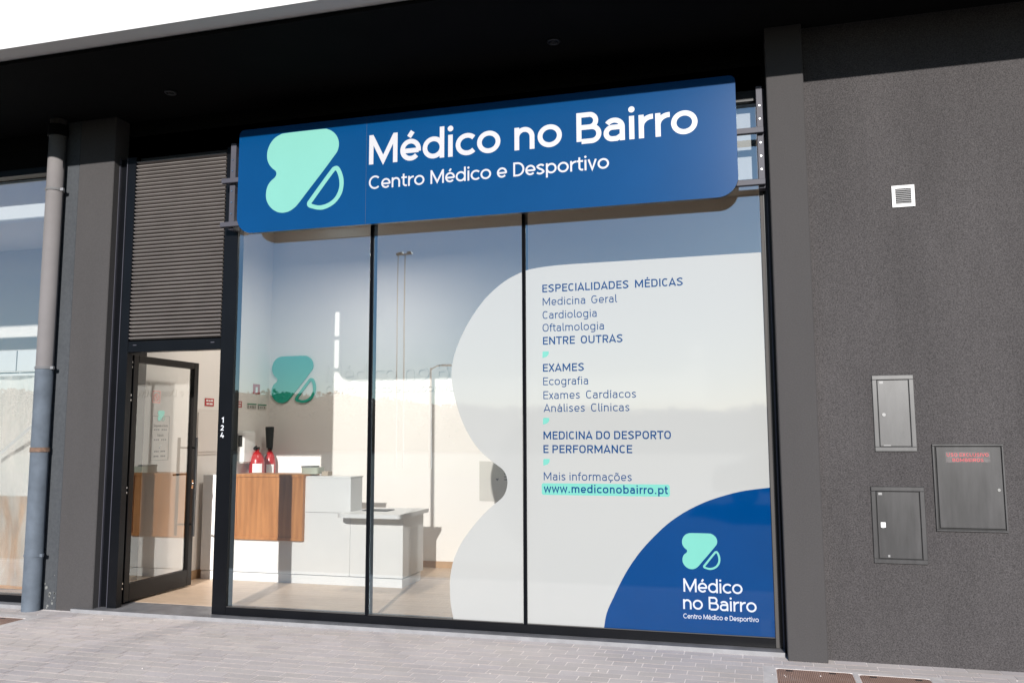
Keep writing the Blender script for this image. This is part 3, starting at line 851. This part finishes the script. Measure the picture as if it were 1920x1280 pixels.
# ================================================================== entrance
ent = thing('entrance_frame', (-4.96, 0, .03), 'black aluminium door frame with fine louvred panel over the doorway', 'door frame')
for a, b, y0 in ((-5.534, -5.438, .03), (-5.437, -5.345, .0)):
    m = MB(); m.box(a, b, y0, y0+.075, .03, 4.06, bev=.004); obj('jamb', m, 'black_alu', ent)
m = MB(); m.box(-5.5345, -5.5285, .012, .03, .03, 4.06); obj('jamb_highlight', m, 'rail_alu', ent)  # paler strip, painted highlight along the outer profile edge
m = MB(); m.box(-5.4375, -5.432, -.006, .0, .03, 4.06); obj('jamb_highlight', m, 'rail_alu', ent)  # same for the inner profile: edge highlight as a paler strip
m = MB(); m.box(-5.345, -4.3905, .004, .08, 2.256, 2.355, bev=.004); obj('lintel', m, 'black_alu', ent)
m = MB(); m.box(-5.345, -4.3905, .06, .08, 2.355, 4.06); obj('louvre_backing', m, 'gasket', ent)
m = MB()
z = 2.358; k = 0
while z < 3.985:
    x0, x1 = -5.340, -4.398
    pr = [(.05, z+.034), (.006, z+.032), (.002, z+.030), (.002, z+.0245), (.024, z+.0125), (.05, z+.0115)]
    for (ya, za), (yb, zb) in zip(pr, pr[1:]):
        m.face([(x0, ya, za), (x1, ya, za), (x1, yb, zb), (x0, yb, zb)])
    z += .0345; k += 1
obj('louvre_slats', m, 'slat', ent)
for x in (-5.27, -4.47):
    m = MB(); m.box(x-.018, x+.018, -.002, .004, 2.315, 2.323); obj('drain_slot', m, 'rail_alu', ent)

# open door, swung inwards: its outer face looks along +X
XF = -5.40
dr = thing('glass_door', (XF, .15, .03), 'open glass door with dark frame and long bar handle', 'door')
m = MB()
m.box(XF-.06, XF, .16, .228, .045, 2.25, bev=.004)
m.box(XF-.06, XF, 1.045, 1.115, .045, 2.25, bev=.004)
m.box(XF-.06, XF, .228, 1.045, .045, .20, bev=.004)
m.box(XF-.06, XF, .228, 1.045, 2.185, 2.25, bev=.004)
obj('leaf_frame', m, 'door_alu', dr)
i = MB(); i.box(XF-.034, XF-.026, .228, 1.045, .2, 2.185, 1)
i.m = [0 if k == 5 else 1 for k in range(6)]
gl = obj('pane', i, ['door_glass', 'glass_back'], dr)
m = MB(); m.tube([(XF+.075, 1.01, .53), (XF+.075, 1.01, 1.497)], .0155, 14)
for z in (.64, 1.395): m.tube([(XF+.075, 1.01, z), (XF-.005, 1.07, z)], .0095, 10)
obj('bar_handle', m, 'black_plastic', dr)
m = MB(); m.tube([(XF-.062, 1.08, 1.13), (XF-.11, 1.08, 1.13), (XF-.118, 1.065, 1.13), (XF-.118, .93, 1.13)], .0095, 10); obj('lever_handle', m, 'black_plastic', dr)
m = MB(); m.lathe((0, 0, 0), [(.014, 0), (.014, .012)], 16); m.v = [(XF+z_, 1.08+x_, 1.035+y_) for x_, y_, z_ in m.v]
m.box(XF, XF+.004, 1.058, 1.102, .99, 1.075); obj('lock', m, 'chrome', dr)
for z in (2.16, 1.86, 1.03, .19):
    h_ = MB(); h_.tube([(XF-.045, .115, z-.045), (XF-.045, .115, z+.045)], .014, 12); h_.box(XF-.05, XF-.015, .1, .16, z-.035, z+.035, bev=.003)
    h_.box(XF-.01, XF-.004, .105, .15, z-.03, z-.015, 1); h_.box(XF-.01, XF-.004, .105, .15, z+.015, z+.03, 1)
    obj('hinge', h_, ['black_plastic', 'chrome'], dr)
ST = XF-.0245
m = MB()
y0, y1, z0, z1 = .47, .72, 1.283, 1.703
for a, b, c, d_ in ((y0, y1, z0, z0+.005), (y0, .545, z1-.005, z1), (.645, y1, z1-.005, z1), (y0, y0+.005, z0+.005, z1-.005), (y1-.005, y1, z0+.005, z1-.005)):
    m.face([(ST, a, c), (ST, b, c), (ST, b, d_), (ST, a, d_)])
for txt, z, wd, cp, st in (('Segunda a Sexta', 1.60, .2, .024, DIN_B), ('Sábado', 1.51, .09, .022, DIN_B)):
    lettering(m, txt, st, .595-wd/2, z, wd, cp, ST, axis='Y')
for z, wd in ((1.565, .19), (1.47, .18), (1.36, .16), (1.315, .17)):
    for q in range(7):
        a = .595-wd/2+q*wd/7
        if q != 3: m.face([(ST, a, z), (ST, a+wd/9, z), (ST, a+wd/9, z+.015), (ST, a, z+.015)])
m.tube([(ST, .585, 1.40), (ST, .605, 1.425)], .004, 6)
obj('opening_hours_sticker', m, 'sticker_grey', dr)
m = MB(); logo(m, .545, 1.655, .10, ST, .0004, axis='Y'); obj('logo_sticker', m, 'sticker_mint', dr)
m = MB()
y0, y1, z0, z1 = .46, .57, 1.825, 1.94
for a, b, c, d_ in ((y0, y1, z0, z0+.008), (y0, y1, z1-.008, z1), (y0, y0+.008, z0+.008, z1-.008), (y1-.008, y1, z0+.008, z1-.008)):
    m.face([(ST, a, c), (ST, b, c), (ST, b, d_), (ST, a, d_)])
for k in range(24):
    a, b = 2*math.pi*k/24, 2*math.pi*(k+1)/24
    m.face([(ST, .515+r_*math.cos(t), 1.878+r_*math.sin(t)) for r_, t in ((.036, a), (.036, b), (.027, b), (.027, a))])
m.face([(ST, .49, 1.90), (ST, .496, 1.906), (ST, .54, 1.857), (ST, .534, 1.851)])
obj('prohibition_sticker', m, 'sticker_pink', dr)

# ================================================================== downpipe
pipe = thing('downpipe', (-6.115, -.13, 0), 'round rainwater downpipe, light grey above and blue grey below', 'downpipe')
PX, PY = -6.115, -.132
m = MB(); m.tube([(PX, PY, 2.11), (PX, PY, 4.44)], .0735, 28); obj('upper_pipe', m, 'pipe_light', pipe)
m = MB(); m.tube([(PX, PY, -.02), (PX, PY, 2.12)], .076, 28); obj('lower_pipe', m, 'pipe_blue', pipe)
m = MB(); m.tube([(PX, PY, 4.28), (PX, PY, 4.385)], .088, 28); obj('collar', m, 'black_plastic', pipe)
for z, mt in ((3.77, 'galv'), (2.125, 'galv'), (.475, 'pipe_blue')):
    m = MB(); m.tube([(PX, PY, z-.011), (PX, PY, z+.011)], .0815, 28)
    m.box(PX+.07, PX+.105, PY-.018, PY+.006, z-.014, z+.014, bev=.003); m.tube([(PX+.02, PY+.06, z), (PX+.02, PY+.2, z)], .006, 8)
    obj('clamp', m, mt, pipe)
m = MB(); m.tube([(PX, PY, 1.375), (PX, PY, 1.415)], .0815, 28); obj('joint_band', m, 'rust', pipe)

# ================================================================== neighbour window
nb = thing('neighbour_window', (-8, 0, .03), 'black framed window of the shop next door behind the downpipe', 'shop window')
m = MB()
m.box(-11, -6.242, 0, .1, .03, .092); m.box(-6.31, -6.242, .0, .1, .092, 4.06); m.box(-11, -6.31, 0, .1, 4.0, 4.06); m.box(-11, -10.9, 0, .1, .092, 4.0)
obj('frame', m, 'black_alu', nb)
m = MB(); m.box(-10.9, -6.31, .03, .038, .092, 4.0, 1, front=0); obj('pane', m, ['glass', 'glass_back'], nb)
m = MB(); m.box(-11, -5.96, 2.86, 3.05, 0, 4.06); m.box(-11.1, -11, .1, 3.05, 0, 4.06); m.box(-11, -5.96, .13, 3.0, 4.061, 4.3); obj('back_room', m, 'inside_wall', nb)
m = MB(); m.box(-11, -5.96, .1, 2.86, -.1, .03); struct('floor', m, 'concrete')
tag(obj('blind_cassette', mbox(-10.5, -6.30, .14, .26, 3.615, 3.758, bev=.01), 'white_plastic', None, Vector((-8, .2, 3.6))), 'white horizontal box high up behind the neighbouring window', 'blind box')
m = MB(); m.box(-8.4, -6.70, .12, .15, 2.13, 2.325); m.box(-6.685, -6.30, .12, .15, 2.13, 2.325)
tag(obj('white_boards', m, 'white_plastic', None, Vector((-7, .13, 2.13))), 'white boards above the plastic sheet in the neighbouring window', 'board')
m = MB(); NX, NZ = 60, 40
random.seed(3)
ph = [(random.uniform(2, 14), random.uniform(-5, 5), random.uniform(0, 6), random.uniform(.004, .016)) for _ in range(9)]
i0 = len(m.v)
for j in range(NZ+1):
    for i in range(NX+1):
        x = -8.6+2.22*i/NX; z = .12+2.0*j/NZ
        yy = .24+sum(a*math.sin(kx*x+kz*z+p) for kx, kz, p, a in ph)*(.35+.9*(1-j/NZ))
        m.v.append((x, yy, z))
for j in range(NZ):
    for i in range(NX):
        a = i0+j*(NX+1)+i; m.f.append((a, a+1, a+NX+2, a+NX+1)); m.m.append(0); m.smooth.append(True)
shp = thing('plastic_sheet', (-7.5, .24, .12), 'translucent plastic sheet taped up inside the neighbouring window', 'plastic sheet')
obj('sheeting', m, 'sheet', shp)
m = MB()
m.face([(-6.86, .10, 1.29), (-6.86, .10, 1.33), (-6.40, .10, 1.665), (-6.40, .10, 1.625)])
m.face([(-6.405, .101, .5), (-6.375, .101, .5), (-6.365, .101, 2.12), (-6.395, .101, 2.12)])
m.face([(-8.5, .172, 2.09), (-6.37, .172, 2.09), (-6.37, .172, 2.125), (-8.5, .172, 2.125)])
obj('tape', m, 'white_plastic', shp)
tag(obj('plywood_board', mbox(-10, -6.1, .5, .52, .04, .93), 'plywood', None, Vector((-8, .5, .03))), 'orange plywood board behind the plastic sheet', 'plywood board')

# ================================================================== stucco wall fittings
vt = thing('air_vent', (1.077, -.11, 3.06), 'small white square louvred air vent high on the stucco wall', 'air vent')
m = MB()
x0, x1, z0, z1 = 1.005, 1.150, 3.062, 3.214
for a, b, c, d_ in ((x0, x1, z0, z0+.022), (x0, x1, z1-.022, z1), (x0, x0+.022, z0+.022, z1-.022), (x1-.022, x1, z0+.022, z1-.022)): m.box(a, b, -.122, -.109, c, d_)
for q in range(8):
    z = z0+.024+q*.0131
    m.face([(x0+.022, -.124, z), (x1-.022, -.124, z), (x1-.022, -.111, z+.0095), (x0+.022, -.111, z+.0095)])
obj('louvre_plate', m, 'vent', vt)
for a in (x0+.01, x1-.01):
    for b in (z0+.01, z1-.01):
        m = MB(); m.tube([(a, -.1235, b), (a, -.12, b)], .004, 8); obj('screw', m, 'grey_paint', vt)

def cabinet(x0, x1, z0, z1, label, mat, lock_right=False):
    t = thing('service_cabinet', ((x0+x1)/2, -.11, z0), label, 'service cabinet')
    f = .03; m = MB()
    for a, b, c, d_ in ((x0, x1, z0, z0+f), (x0, x1, z1-f, z1), (x0, x0+f, z0+f, z1-f), (x1-f, x1, z0+f, z1-f)): m.box(a, b, -.122, -.10, c, d_, bev=.003)
    obj('frame', m, mat, t)
    obj('gap', mbox(x0+f, x1-f, -.112, -.108, z0+f, z1-f), 'gasket', t)
    g = .004
    obj('door', mbox(x0+f+g, x1-f-g, -.119, -.112, z0+f+g, z1-f-g, bev=.002), mat, t)
    lx = x0+f+.035
    m = MB(); m.tube([(lx, -.124, z0+(z1-z0)*.48), (lx, -.118, z0+(z1-z0)*.48)], .012, 14); obj('lock', m, 'grey_paint', t)
    return t
c1 = cabinet(.815, 1.076, 1.388, 1.902, 'narrow light grey metal cabinet door, upper left on the stucco wall', 'cab_light')
m = MB(); m.box(.862, .885, -.1198, -.119, 1.845, 1.862); m.box(.87, .915, -.1198, -.119, 1.425, 1.431); obj('embossed_plate', m, 'grey_paint', c1)
c2 = cabinet(.774, 1.105, .648, 1.154, 'dark grey metal cabinet door with white tag on its lock, lower left on the wall', 'cab_dark')
m = MB(); m.box(.826, .856, -.1255, -.1245, .885, .918); obj('tag', m, 'white_plastic', c2)
m = MB(); m.box(.82, .843, -.1198, -.119, 1.098, 1.114); m.box(.862, .875, -.1198, -.119, .69, .705); obj('embossed_plate', m, 'grey_paint', c2)
t = thing('fire_service_cabinet', (1.38, -.11, .87), 'large dark metal cabinet door with red warning lettering, right on the wall', 'service cabinet')
x0, x1, z0, z1 = 1.166, 1.592, .868, 1.438
m = MB()
for a, b, c, d_ in ((x0, x1, z0, z0+.012), (x0, x1, z1-.014, z1), (x0, x0+.014, z0+.012, z1-.014), (x1-.012, x1, z0+.012, z1-.014)): m.box(a, b, -.124, -.10, c, d_, bev=.002)
obj('frame', m, 'cab_dark', t)
obj('gap', mbox(x0+.01, x1-.01, -.113, -.108, z0+.01, z1-.01), 'gasket', t)
obj('door', mbox(x0+.023, x1-.016, -.122, -.113, z0+.022, z1-.018, bev=.003), 'cab_dark', t)
obj('warning_label', mbox(1.245, 1.51, -.1226, -.122, 1.317, 1.385), 'tape', t)
m = MB(); lettering(m, 'USO EXCLUSIVO', DIN_B, 1.252, 1.356, .25, .022, -.123); lettering(m, 'BOMBEIROS', DIN_B, 1.285, 1.322, .185, .022, -.123); obj('warning_lettering', m, 'red_ink', t)
m = MB(); m.tube([(1.55, -.126, 1.14), (1.55, -.121, 1.14)], .01, 14); obj('lock', m, 'chrome', t)

# ================================================================== reception
ct = thing('reception_counter', (-4.5, 1.6, .03), 'white reception counter with walnut panel and lower desk end', 'reception counter')
m = MB()
m.box(-5.60, -3.884, 1.53, 1.80, .12, 1.085, bev=.004)
m.box(-3.883, -3.315, 1.532, 2.08, .12, .715, bev=.004)
m.box(-5.60, -3.8842, 1.80, 2.10, .12, .73)
obj('body', m, 'counter', ct)
m = MB(); m.box(-5.595, -3.32, 1.538, 2.02, .03, .113); obj('plinth', m, 'counter', ct)
m = MB(); m.slab([(-3.884, 1.529)] + [(-3.84+.09*math.cos(R(a)), 1.37+.09*math.sin(R(a))) for a in range(180, 271, 10)] + [(-3.29+.04*math.cos(R(a)), 1.32+.04*math.sin(R(a))) for a in range(270, 361, 15)] + [(-3.25, 2.06), (-3.884, 2.06)], .716, .755); obj('desk_top', m, 'counter', ct)
m = MB()
x0, x1, z0, z1, e = -5.19, -4.39, .452, 1.118, .03
for a, b, c, d_ in ((x0, x1, z0, z0+e), (x0, x1, z1-e, z1), (x0, x0+e, z0+e, z1-e), (x1-e, x1, z0+e, z1-e)): m.box(a, b, 1.485, 1.5299, c, d_, bev=.002)
m.box(x0, x1-.0, 1.5301, 1.82, 1.0855, z1)
m.box(x0+e, x1-e, 1.497, 1.5298, z0+e, z1-e); obj('walnut_panel', m, 'walnut', ct)
m = MB(); m.box(-5.60, -5.1905, 1.529, 1.81, 1.0855, 1.105, bev=.003); obj('counter_top', m, 'counter', ct)
m = MB(); m.box(-4.3895, -3.88, 1.529, 1.81, 1.0855, 1.10, bev=.003); obj('counter_top', m, 'counter', ct)

m = MB(); m.box(-4.386, -3.887, 1.5285, 1.531, .738, .742); obj('seam', m, 'grey_paint', ct)
tag(obj('laptop_edge', mbox(-3.80, -3.52, 1.62, 1.80, .756, .764, bev=.003), 'black_plastic', None, Vector((-3.66, 1.7, .756))), 'flat dark device lying on the lower desk top', 'laptop')
t = thing('tub', (-4.36, 1.70, 1.119), 'low pale green tub standing on the walnut counter edge', 'tub')
m = MB(); m.slab(rrect(-4.49, -4.30, 1.6, 1.78, .03), 1.119, 1.185); obj('body', m, 'bronze_tub', t)
m = MB(); m.slab(rrect(-4.495, -4.36, 1.598, 1.782, .03), 1.185, 1.20); obj('lid', m, 'grey_paint', t)
tag(obj('small_box', mbox(-4.27, -4.20, 1.64, 1.74, 1.101, 1.145, bev=.003), 'cardboard', None, Vector((-4.23, 1.7, 1.1))), 'small brown box beside the pale green tub', 'box')

t = thing('soap_bottle', (-5.44, 1.66, 1.105), 'small white pump bottle on the counter end seen through the doorway', 'bottle')
m = MB(); m.lathe((-5.44, 1.66, 1.1055), [(.03, 0), (.032, .01), (.032, .08), (.012, .1), (.012, .115)], 16); obj('body', m, 'white_plastic', t)
m = MB(); m.tube([(-5.44, 1.66, 1.22), (-5.44, 1.66, 1.25)], .006, 8); m.tube([(-5.44, 1.66, 1.25), (-5.40, 1.63, 1.247)], .006, 8); obj('pump', m, 'white_plastic', t)

# wall logo and raised letters
wl = thing('wall_sign', (-4.4, 2.86, 1.9), 'green logo and white raised lettering on the reception back wall', 'wall sign')
m = MB(); logo(m, -5.612, 1.908, .57, 2.858, .02); obj('logo_mark', m, 'green_logo', wl)
m = MB(); lettering(m, 'Médico no Bairro', ROUND, -4.895, 2.155, 2.17, .20, 2.859, .006); obj('lettering', m, 'wall_letter', wl)
m = MB(); lettering(m, 'Centro Médico e Desportivo', ROUND_L, -4.885, 2.018, 1.63, .093, 2.859, .008); obj('lettering', m, 'wall_letter', wl)
# things on the side wall (plane X = -5.651)
WX = -5.651
def plaque(name, y0, y1, z0, z1, label, cat, mat, extras, th=.006, group=None):
    t = thing(name, (WX, (y0+y1)/2, z0), label, cat, group)
    obj('plate', mbox(WX+.0005, WX+th, y0, y1, z0, z1), mat, t)
    for nm, em, rects in extras:
        m = MB()
        for a, b, c, d_ in rects: m.box(WX+th, WX+th+.001, y0+(y1-y0)*a, y0+(y1-y0)*b, z0+(z1-z0)*c, z0+(z1-z0)*d_)
        obj(nm, m, em, t)
    return t
bars = [(.12, .35, .6, .85), (.4, .6, .6, .8), (.64, .88, .6, .85), (.15, .42, .18, .4), (.48, .85, .18, .4)]
plaque('red_notice', 1.578, 1.735, 1.835, 1.918, 'small red notice on the wall seen through the open doorway', 'sign', 'red_sign', [('white_marks', 'white_plastic', bars)])
plaque('red_notice', 2.13, 2.27, 1.84, 1.91, 'small red notice on the wall just right of the door post', 'sign', 'red_sign', [('white_marks', 'white_plastic', bars)])
plaque('fire_extinguisher_sign', 2.495, 2.635, 2.01, 2.125, 'red and white sign on the wall above the fire extinguishers', 'sign', 'red_sign', [('white_marks', 'white_plastic', [(.35, .65, .12, .7)])])
plaque('exit_sign', 2.38, 2.57, 1.827, 1.892, 'pale exit sign with green top edge, left of the pair', 'sign', 'info_white', [('green_band', 'green_sign', [(0, 1, .8, 1)]), ('pictogram', 'grey_ink', [(.05, .14, .1, .7), (.3, .4, .2, .55), (.5, .58, .2, .6), (.66, .74, .15, .55), (.84, .9, .2, .6)])])
plaque('exit_sign', 2.60, 2.79, 1.825, 1.89, 'pale exit sign with green top edge, right of the pair', 'sign', 'info_white', [('green_band', 'green_sign', [(0, 1, .8, 1)]), ('pictogram', 'grey_ink', [(.05, .14, .1, .7), (.3, .38, .2, .6), (.5, .56, .3, .5), (.74, .82, .2, .6)])])
t = thing('wall_cabinet', (WX, 1.6, 1.33), 'flat white cabinet door on the wall behind the doorway', 'wall cabinet')
obj('frame', mbox(WX+.0005, WX+.012, 1.42, 2.0, 1.32, 1.80), 'board', t); obj('door', mbox(WX+.012, WX+.022, 1.45, 1.98, 1.345, 1.765, bev=.003), 'board', t)
t = thing('dispenser', (WX+.06, 2.35, 1.2), 'white wall dispenser with dark window', 'dispenser')
m = MB(); m.box(WX+.001, WX+.09, 2.2, 2.45, 1.2, 1.57, bev=.02); obj('housing', m, 'white_plastic', t)
m = MB(); m.box(WX+.02, WX+.072, 2.197, 2.1999, 1.39, 1.52); obj('window', m, 'dark_glass', t)

def extinguisher(x, y, z, r, hgt, label, horn):
    t = thing('fire_extinguisher', (x, y, z), label, 'fire extinguisher', 'red extinguishers in the corner behind the counter')
    m = MB(); m.lathe((x, y, z), [(r*.93, 0), (r, .02), (r, hgt*.80), (r*.85, hgt*.9), (r*.45, hgt), (.022, hgt+.01), (.022, hgt+.04)], 24); obj('cylinder', m, 'red', t)
    m = MB(); m.lathe((x, y, z), [(r+.001, hgt*.50), (r+.001, hgt*.76)], 24)
    m.f = [f for f in m.f if len(f) == 4 and sum(m.v[k][1] for k in f)/4 < y-r*.2 and sum(m.v[k][0] for k in f)/4 > x-r*.1]; m.m = [0]*len(m.f); m.smooth = [True]*len(m.f)
    obj('instruction_label', m, 'white_plastic', t)
    m = MB(); m.box(x-.02, x+.02, y-.03, y+.03, z+hgt+.03, z+hgt+.065, bev=.006); m.tube([(x, y-.02, z+hgt+.075), (x+.02, y-.09, z+hgt+.06)], .008, 8); m.tube([(x, y-.02, z+hgt+.06), (x+.02, y-.08, z+hgt+.03)], .006, 8); obj('valve', m, 'black_plastic', t)
    m = MB()
    if horn:
        m.tube([(x+.03, y-.03, z+hgt+.05), (x+.06, y-.07, z+hgt+.03), (x+.05, y-.08, z+hgt+.06)], .011, 8)
        m.tube([(x+.045, y-.085, z+hgt+.05), (x+.04, y-.085, z+hgt+.30)], [.038, .052], 16); obj('horn', m, 'black_plastic', t)
    else:
        m.tube(spline([(x, y-.03, z+hgt+.045), (x-.09, y-.04, z+hgt+.03), (x-.13, y-.03, z+hgt*.75), (x-.12, y-.02, z+hgt*.35), (x-.10, y, z+hgt*.12)], 5, False), .011, 8); obj('hose', m, 'black_plastic', t)
extinguisher(-5.535, 2.44, .80, .088, .52, 'red fire extinguisher with black hose, left of the two on the corner wall', False)
extinguisher(-5.555, 2.75, .72, .070, .60, 'slim red fire extinguisher with tall black horn in the corner', True)
LX, LY, LZ = -4.08, 1.43, 3.66
t = thing('ceiling_spotlight', (LX, LY, LZ), 'lit white ceiling spotlight just visible under the edge of the blue sign', 'ceiling light')
m = MB(); m.lathe((LX, LY, LZ+.006), [(.045, 0), (.05, .008), (.05, .12)], 20); m.tube([(LX, LY, LZ+.12), (LX, LY, 4.06)], .012, 10); obj('housing', m, 'lamp_white', t)
m = MB(); m.lathe((LX, LY, LZ), [(.042, 0), (.042, .005)], 20); obj('lens', m, 'lamp_glow', t)
ld = bpy.data.lights.new('ceiling_spotlight_light', 'AREA'); ld.shape = 'DISK'; ld.energy = 36; ld.size = .3; ld.color = (1, .94, .86)
lo = link(bpy.data.objects.new('ceiling_spotlight_light', ld)); lo.location = (0, 0, -.03); lo.parent = t
t = thing('wall_notice', (-2.6, 2.857, .9), 'pale notice on the back wall half hidden by the frosted film', 'notice')
obj('plate', mbox(-2.95, -2.2, 2.853, 2.859, .78, 1.22), 'info_white', t)
m = MB()
for r_ in range(3): 
    for q in range(3): m.box(-2.66+q*.055, -2.62+q*.055, 2.852, 2.853, 1.075-r_*.032, 1.088-r_*.032)
m.plate([(-2.76, 1.03), (-2.72, 1.03), (-2.74, 1.0)], 2.852, 2.853)
obj('printed_lines', m, 'grey_ink', t)
# low slatted shelf behind the frosted film
t = thing('low_bench', (-1.1, .25, .03), 'white slatted low bench blurred behind the frosted film', 'bench')
m = MB()
for z in (.355, .50):
    m = MB(); m.box(-1.50, -1.03, .13, .36, z, z+.085, bev=.01); obj('shelf', m, 'white_plastic', t)
for x in (-1.56, -1.02):
    m = MB(); m.box(x, x+.05, .12, .37, .03, .66, bev=.004); obj('leg', m, 'rail_alu', t)
for z in (.31, .45, .60):
    m = MB(); m.box(-1.509, -1.021, .12, .37, z, z+.04); obj('rail', m, 'rail_alu', t)

# ================================================================== across the street (seen mirrored in the glass)
def lamp_post(x, y, hgt, r, arm, label, head):
    t = thing('street_lamp', (x, y, -.35), label, 'street lamp')
    m = MB(); m.tube([(x, y, -.35), (x, y, hgt)], [r, r*.55], 10); obj('pole', m, 'grey_paint', t)
    m = MB()
    if head == 'twin':
        for s_ in (-1, 1): m.box(x+s_*.28-.14, x+s_*.28+.14, y-.15, y+.15, hgt-.02, hgt+.08, bev=.02)
        m.box(x-.45, x+.45, y-.04, y+.06, hgt-.1, hgt-.03)
    elif head == 'none': m.box(x-.1, x+.1, y-.1, y+.1, hgt-.1, hgt+.05)
    else:
        m.tube([(x, y, hgt-.1), (x+arm*.5, y, hgt+.1), (x+arm, y, hgt+.12)], .04, 8); m.box(x+arm-.1, x+arm+.5, y-.12, y+.12, hgt+.06, hgt+.17, bev=.03)
    obj('lamp_head', m, 'grey_paint', t)
lamp_post(-20.0, -40, 12.4, .045,
          0, 'thin outer mast mirrored in the middle pane', 'none')
lamp_post(-19.55, -40, 12.4, .055, 0, 'tall floodlight mast mirrored in the middle pane', 'twin')
lamp_post(-17.85, -40, 5.5, .11, .8, 'short street lamp mirrored beside the frosted film', 'arm')

def block(x0, x1, y0, y1, hgt, label):
    t = thing('apartment_building', ((x0+x1)/2, y1, -.35), label, 'building')
    obj('walls', mbox(x0, x1, y0, y1, -.4, hgt), 'far_wall', t)
    obj('roof_parapet', mbox(x0-.2, x1+.2, y0-.2, y1+.2, hgt, hgt+.5), 'far_wall', t)
    z = 1.2
    while z < hgt-1.5:
        x = x0+.9
        while x < x1-1.6:
            m = MB(); m.box(x, x+1.1, y1+.002, y1+.05, z, z+1.4); obj('window', m, 'far_window', t)
            x += 2.6
        z += 3
def car(x, y, label, paint_m, flip):
    t = thing('parked_car', (x, y, -.12), label, 'car')
    s_ = -1 if flip else 1
    P = lambda q: [(x+s_*a, b-.12) for a, b in q]
    bodyp = P([(-2.1, .35), (-2.12, .62), (-2.0, .82), (-1.2, .95), (1.1, .98), (1.95, .93), (2.08, .7), (2.05, .35), (1.72, .32), (1.6, .52), (1.35, .62), (1.1, .52), (.98, .32), (-1.0, .32), (-1.12, .52), (-1.37, .62), (-1.62, .52), (-1.74, .32)])
    m = MB(); m.plate(bodyp, y-.86, y+.86); o = obj('body', m, paint_m, t)
    m = MB(); k = len(m.v); m.plate(P([(-1.3, .94), (-.55, 1.42), (.75, 1.45), (1.6, .96)]), y-.8, y+.8)
    m.v[k:] = [(a, y+(b-y)*(.82 if c > 1.1 else 1), c) for a, b, c in m.v[k:]]; obj('cabin', m, 'far_window', t)
    m = MB(); m.box(x-.72 if not flip else x-.78, x+.78 if not flip else x+.72, y-.64, y+.64, 1.318, 1.352, bev=.015); obj('roof', m, paint_m, t)
    for a in (-1.37, 1.35):
        for sd in (-1, 1):
            m = MB(); m.tube([(x+s_*a, y+sd*.66, .19), (x+s_*a, y+sd*.875, .19)], .31, 20); wh = obj('wheel', m, 'tyre', t)
            m = MB(); m.tube([(x+s_*a, y+sd*.87, .19), (x+s_*a, y+sd*.885, .19)], .2, 16); obj('rim', m, 'chrome', wh)
    for sd in (-1, 1):
        m = MB(); m.box(*sorted((x+s_*-2.13, x+s_*-1.95)), y+sd*.62-.16, y+sd*.62+.16, .53, .66, bev=.03); obj('headlight', m, 'chrome', t)
    m = MB()
    for a in (-.45, .6): m.box(x+s_*a-.09, x+s_*a+.09, y+.861, y+.885, .70, .725)
    obj('door_handle', m, 'chrome', t)
car(1.2, -14.8, 'dark car mirrored in the blue film', 'car_dark', True)

# distant wooded skyline: one mass
m = MB(); random.seed(11)
def ridge(x): return 4.7+min(max((-x-24)/40, 0), 1.3)*2.9+.22*math.sin(x*.21)+.2*math.sin(x*.7+1)+.12*math.sin(x*1.9)
for k in range(-150, 90):
    m.box(k, k+1, -100, -97, -.5, ridge(k)-.25)
for k in range(14000):
    x = random.uniform(-150, 90)
    y = -96+random.uniform(-1.5, 1.5); z = ridge(x)+.1-abs(random.gauss(0, 1.6))
    if z < -.3: continue
    a = Vector((random.gauss(0, 1), random.gauss(0, 1), random.gauss(0, 1))).normalized(); b = a.orthogonal().normalized(); c = a.cross(b)
    s_ = random.uniform(.12, .36)
    o_ = Vector((x, y, z))
    m.face([o_+b*s_, o_+c*s_*.7, o_-b*s_, o_-c*s_*.7])
o = obj('distant_trees', m, 'leaf'); o['kind'] = 'stuff'; o['label'] = 'dark wooded skyline mirrored low in the glass'; o['category'] = 'trees'
for o in scn.objects:
    if '_o' in o: del o['_o']
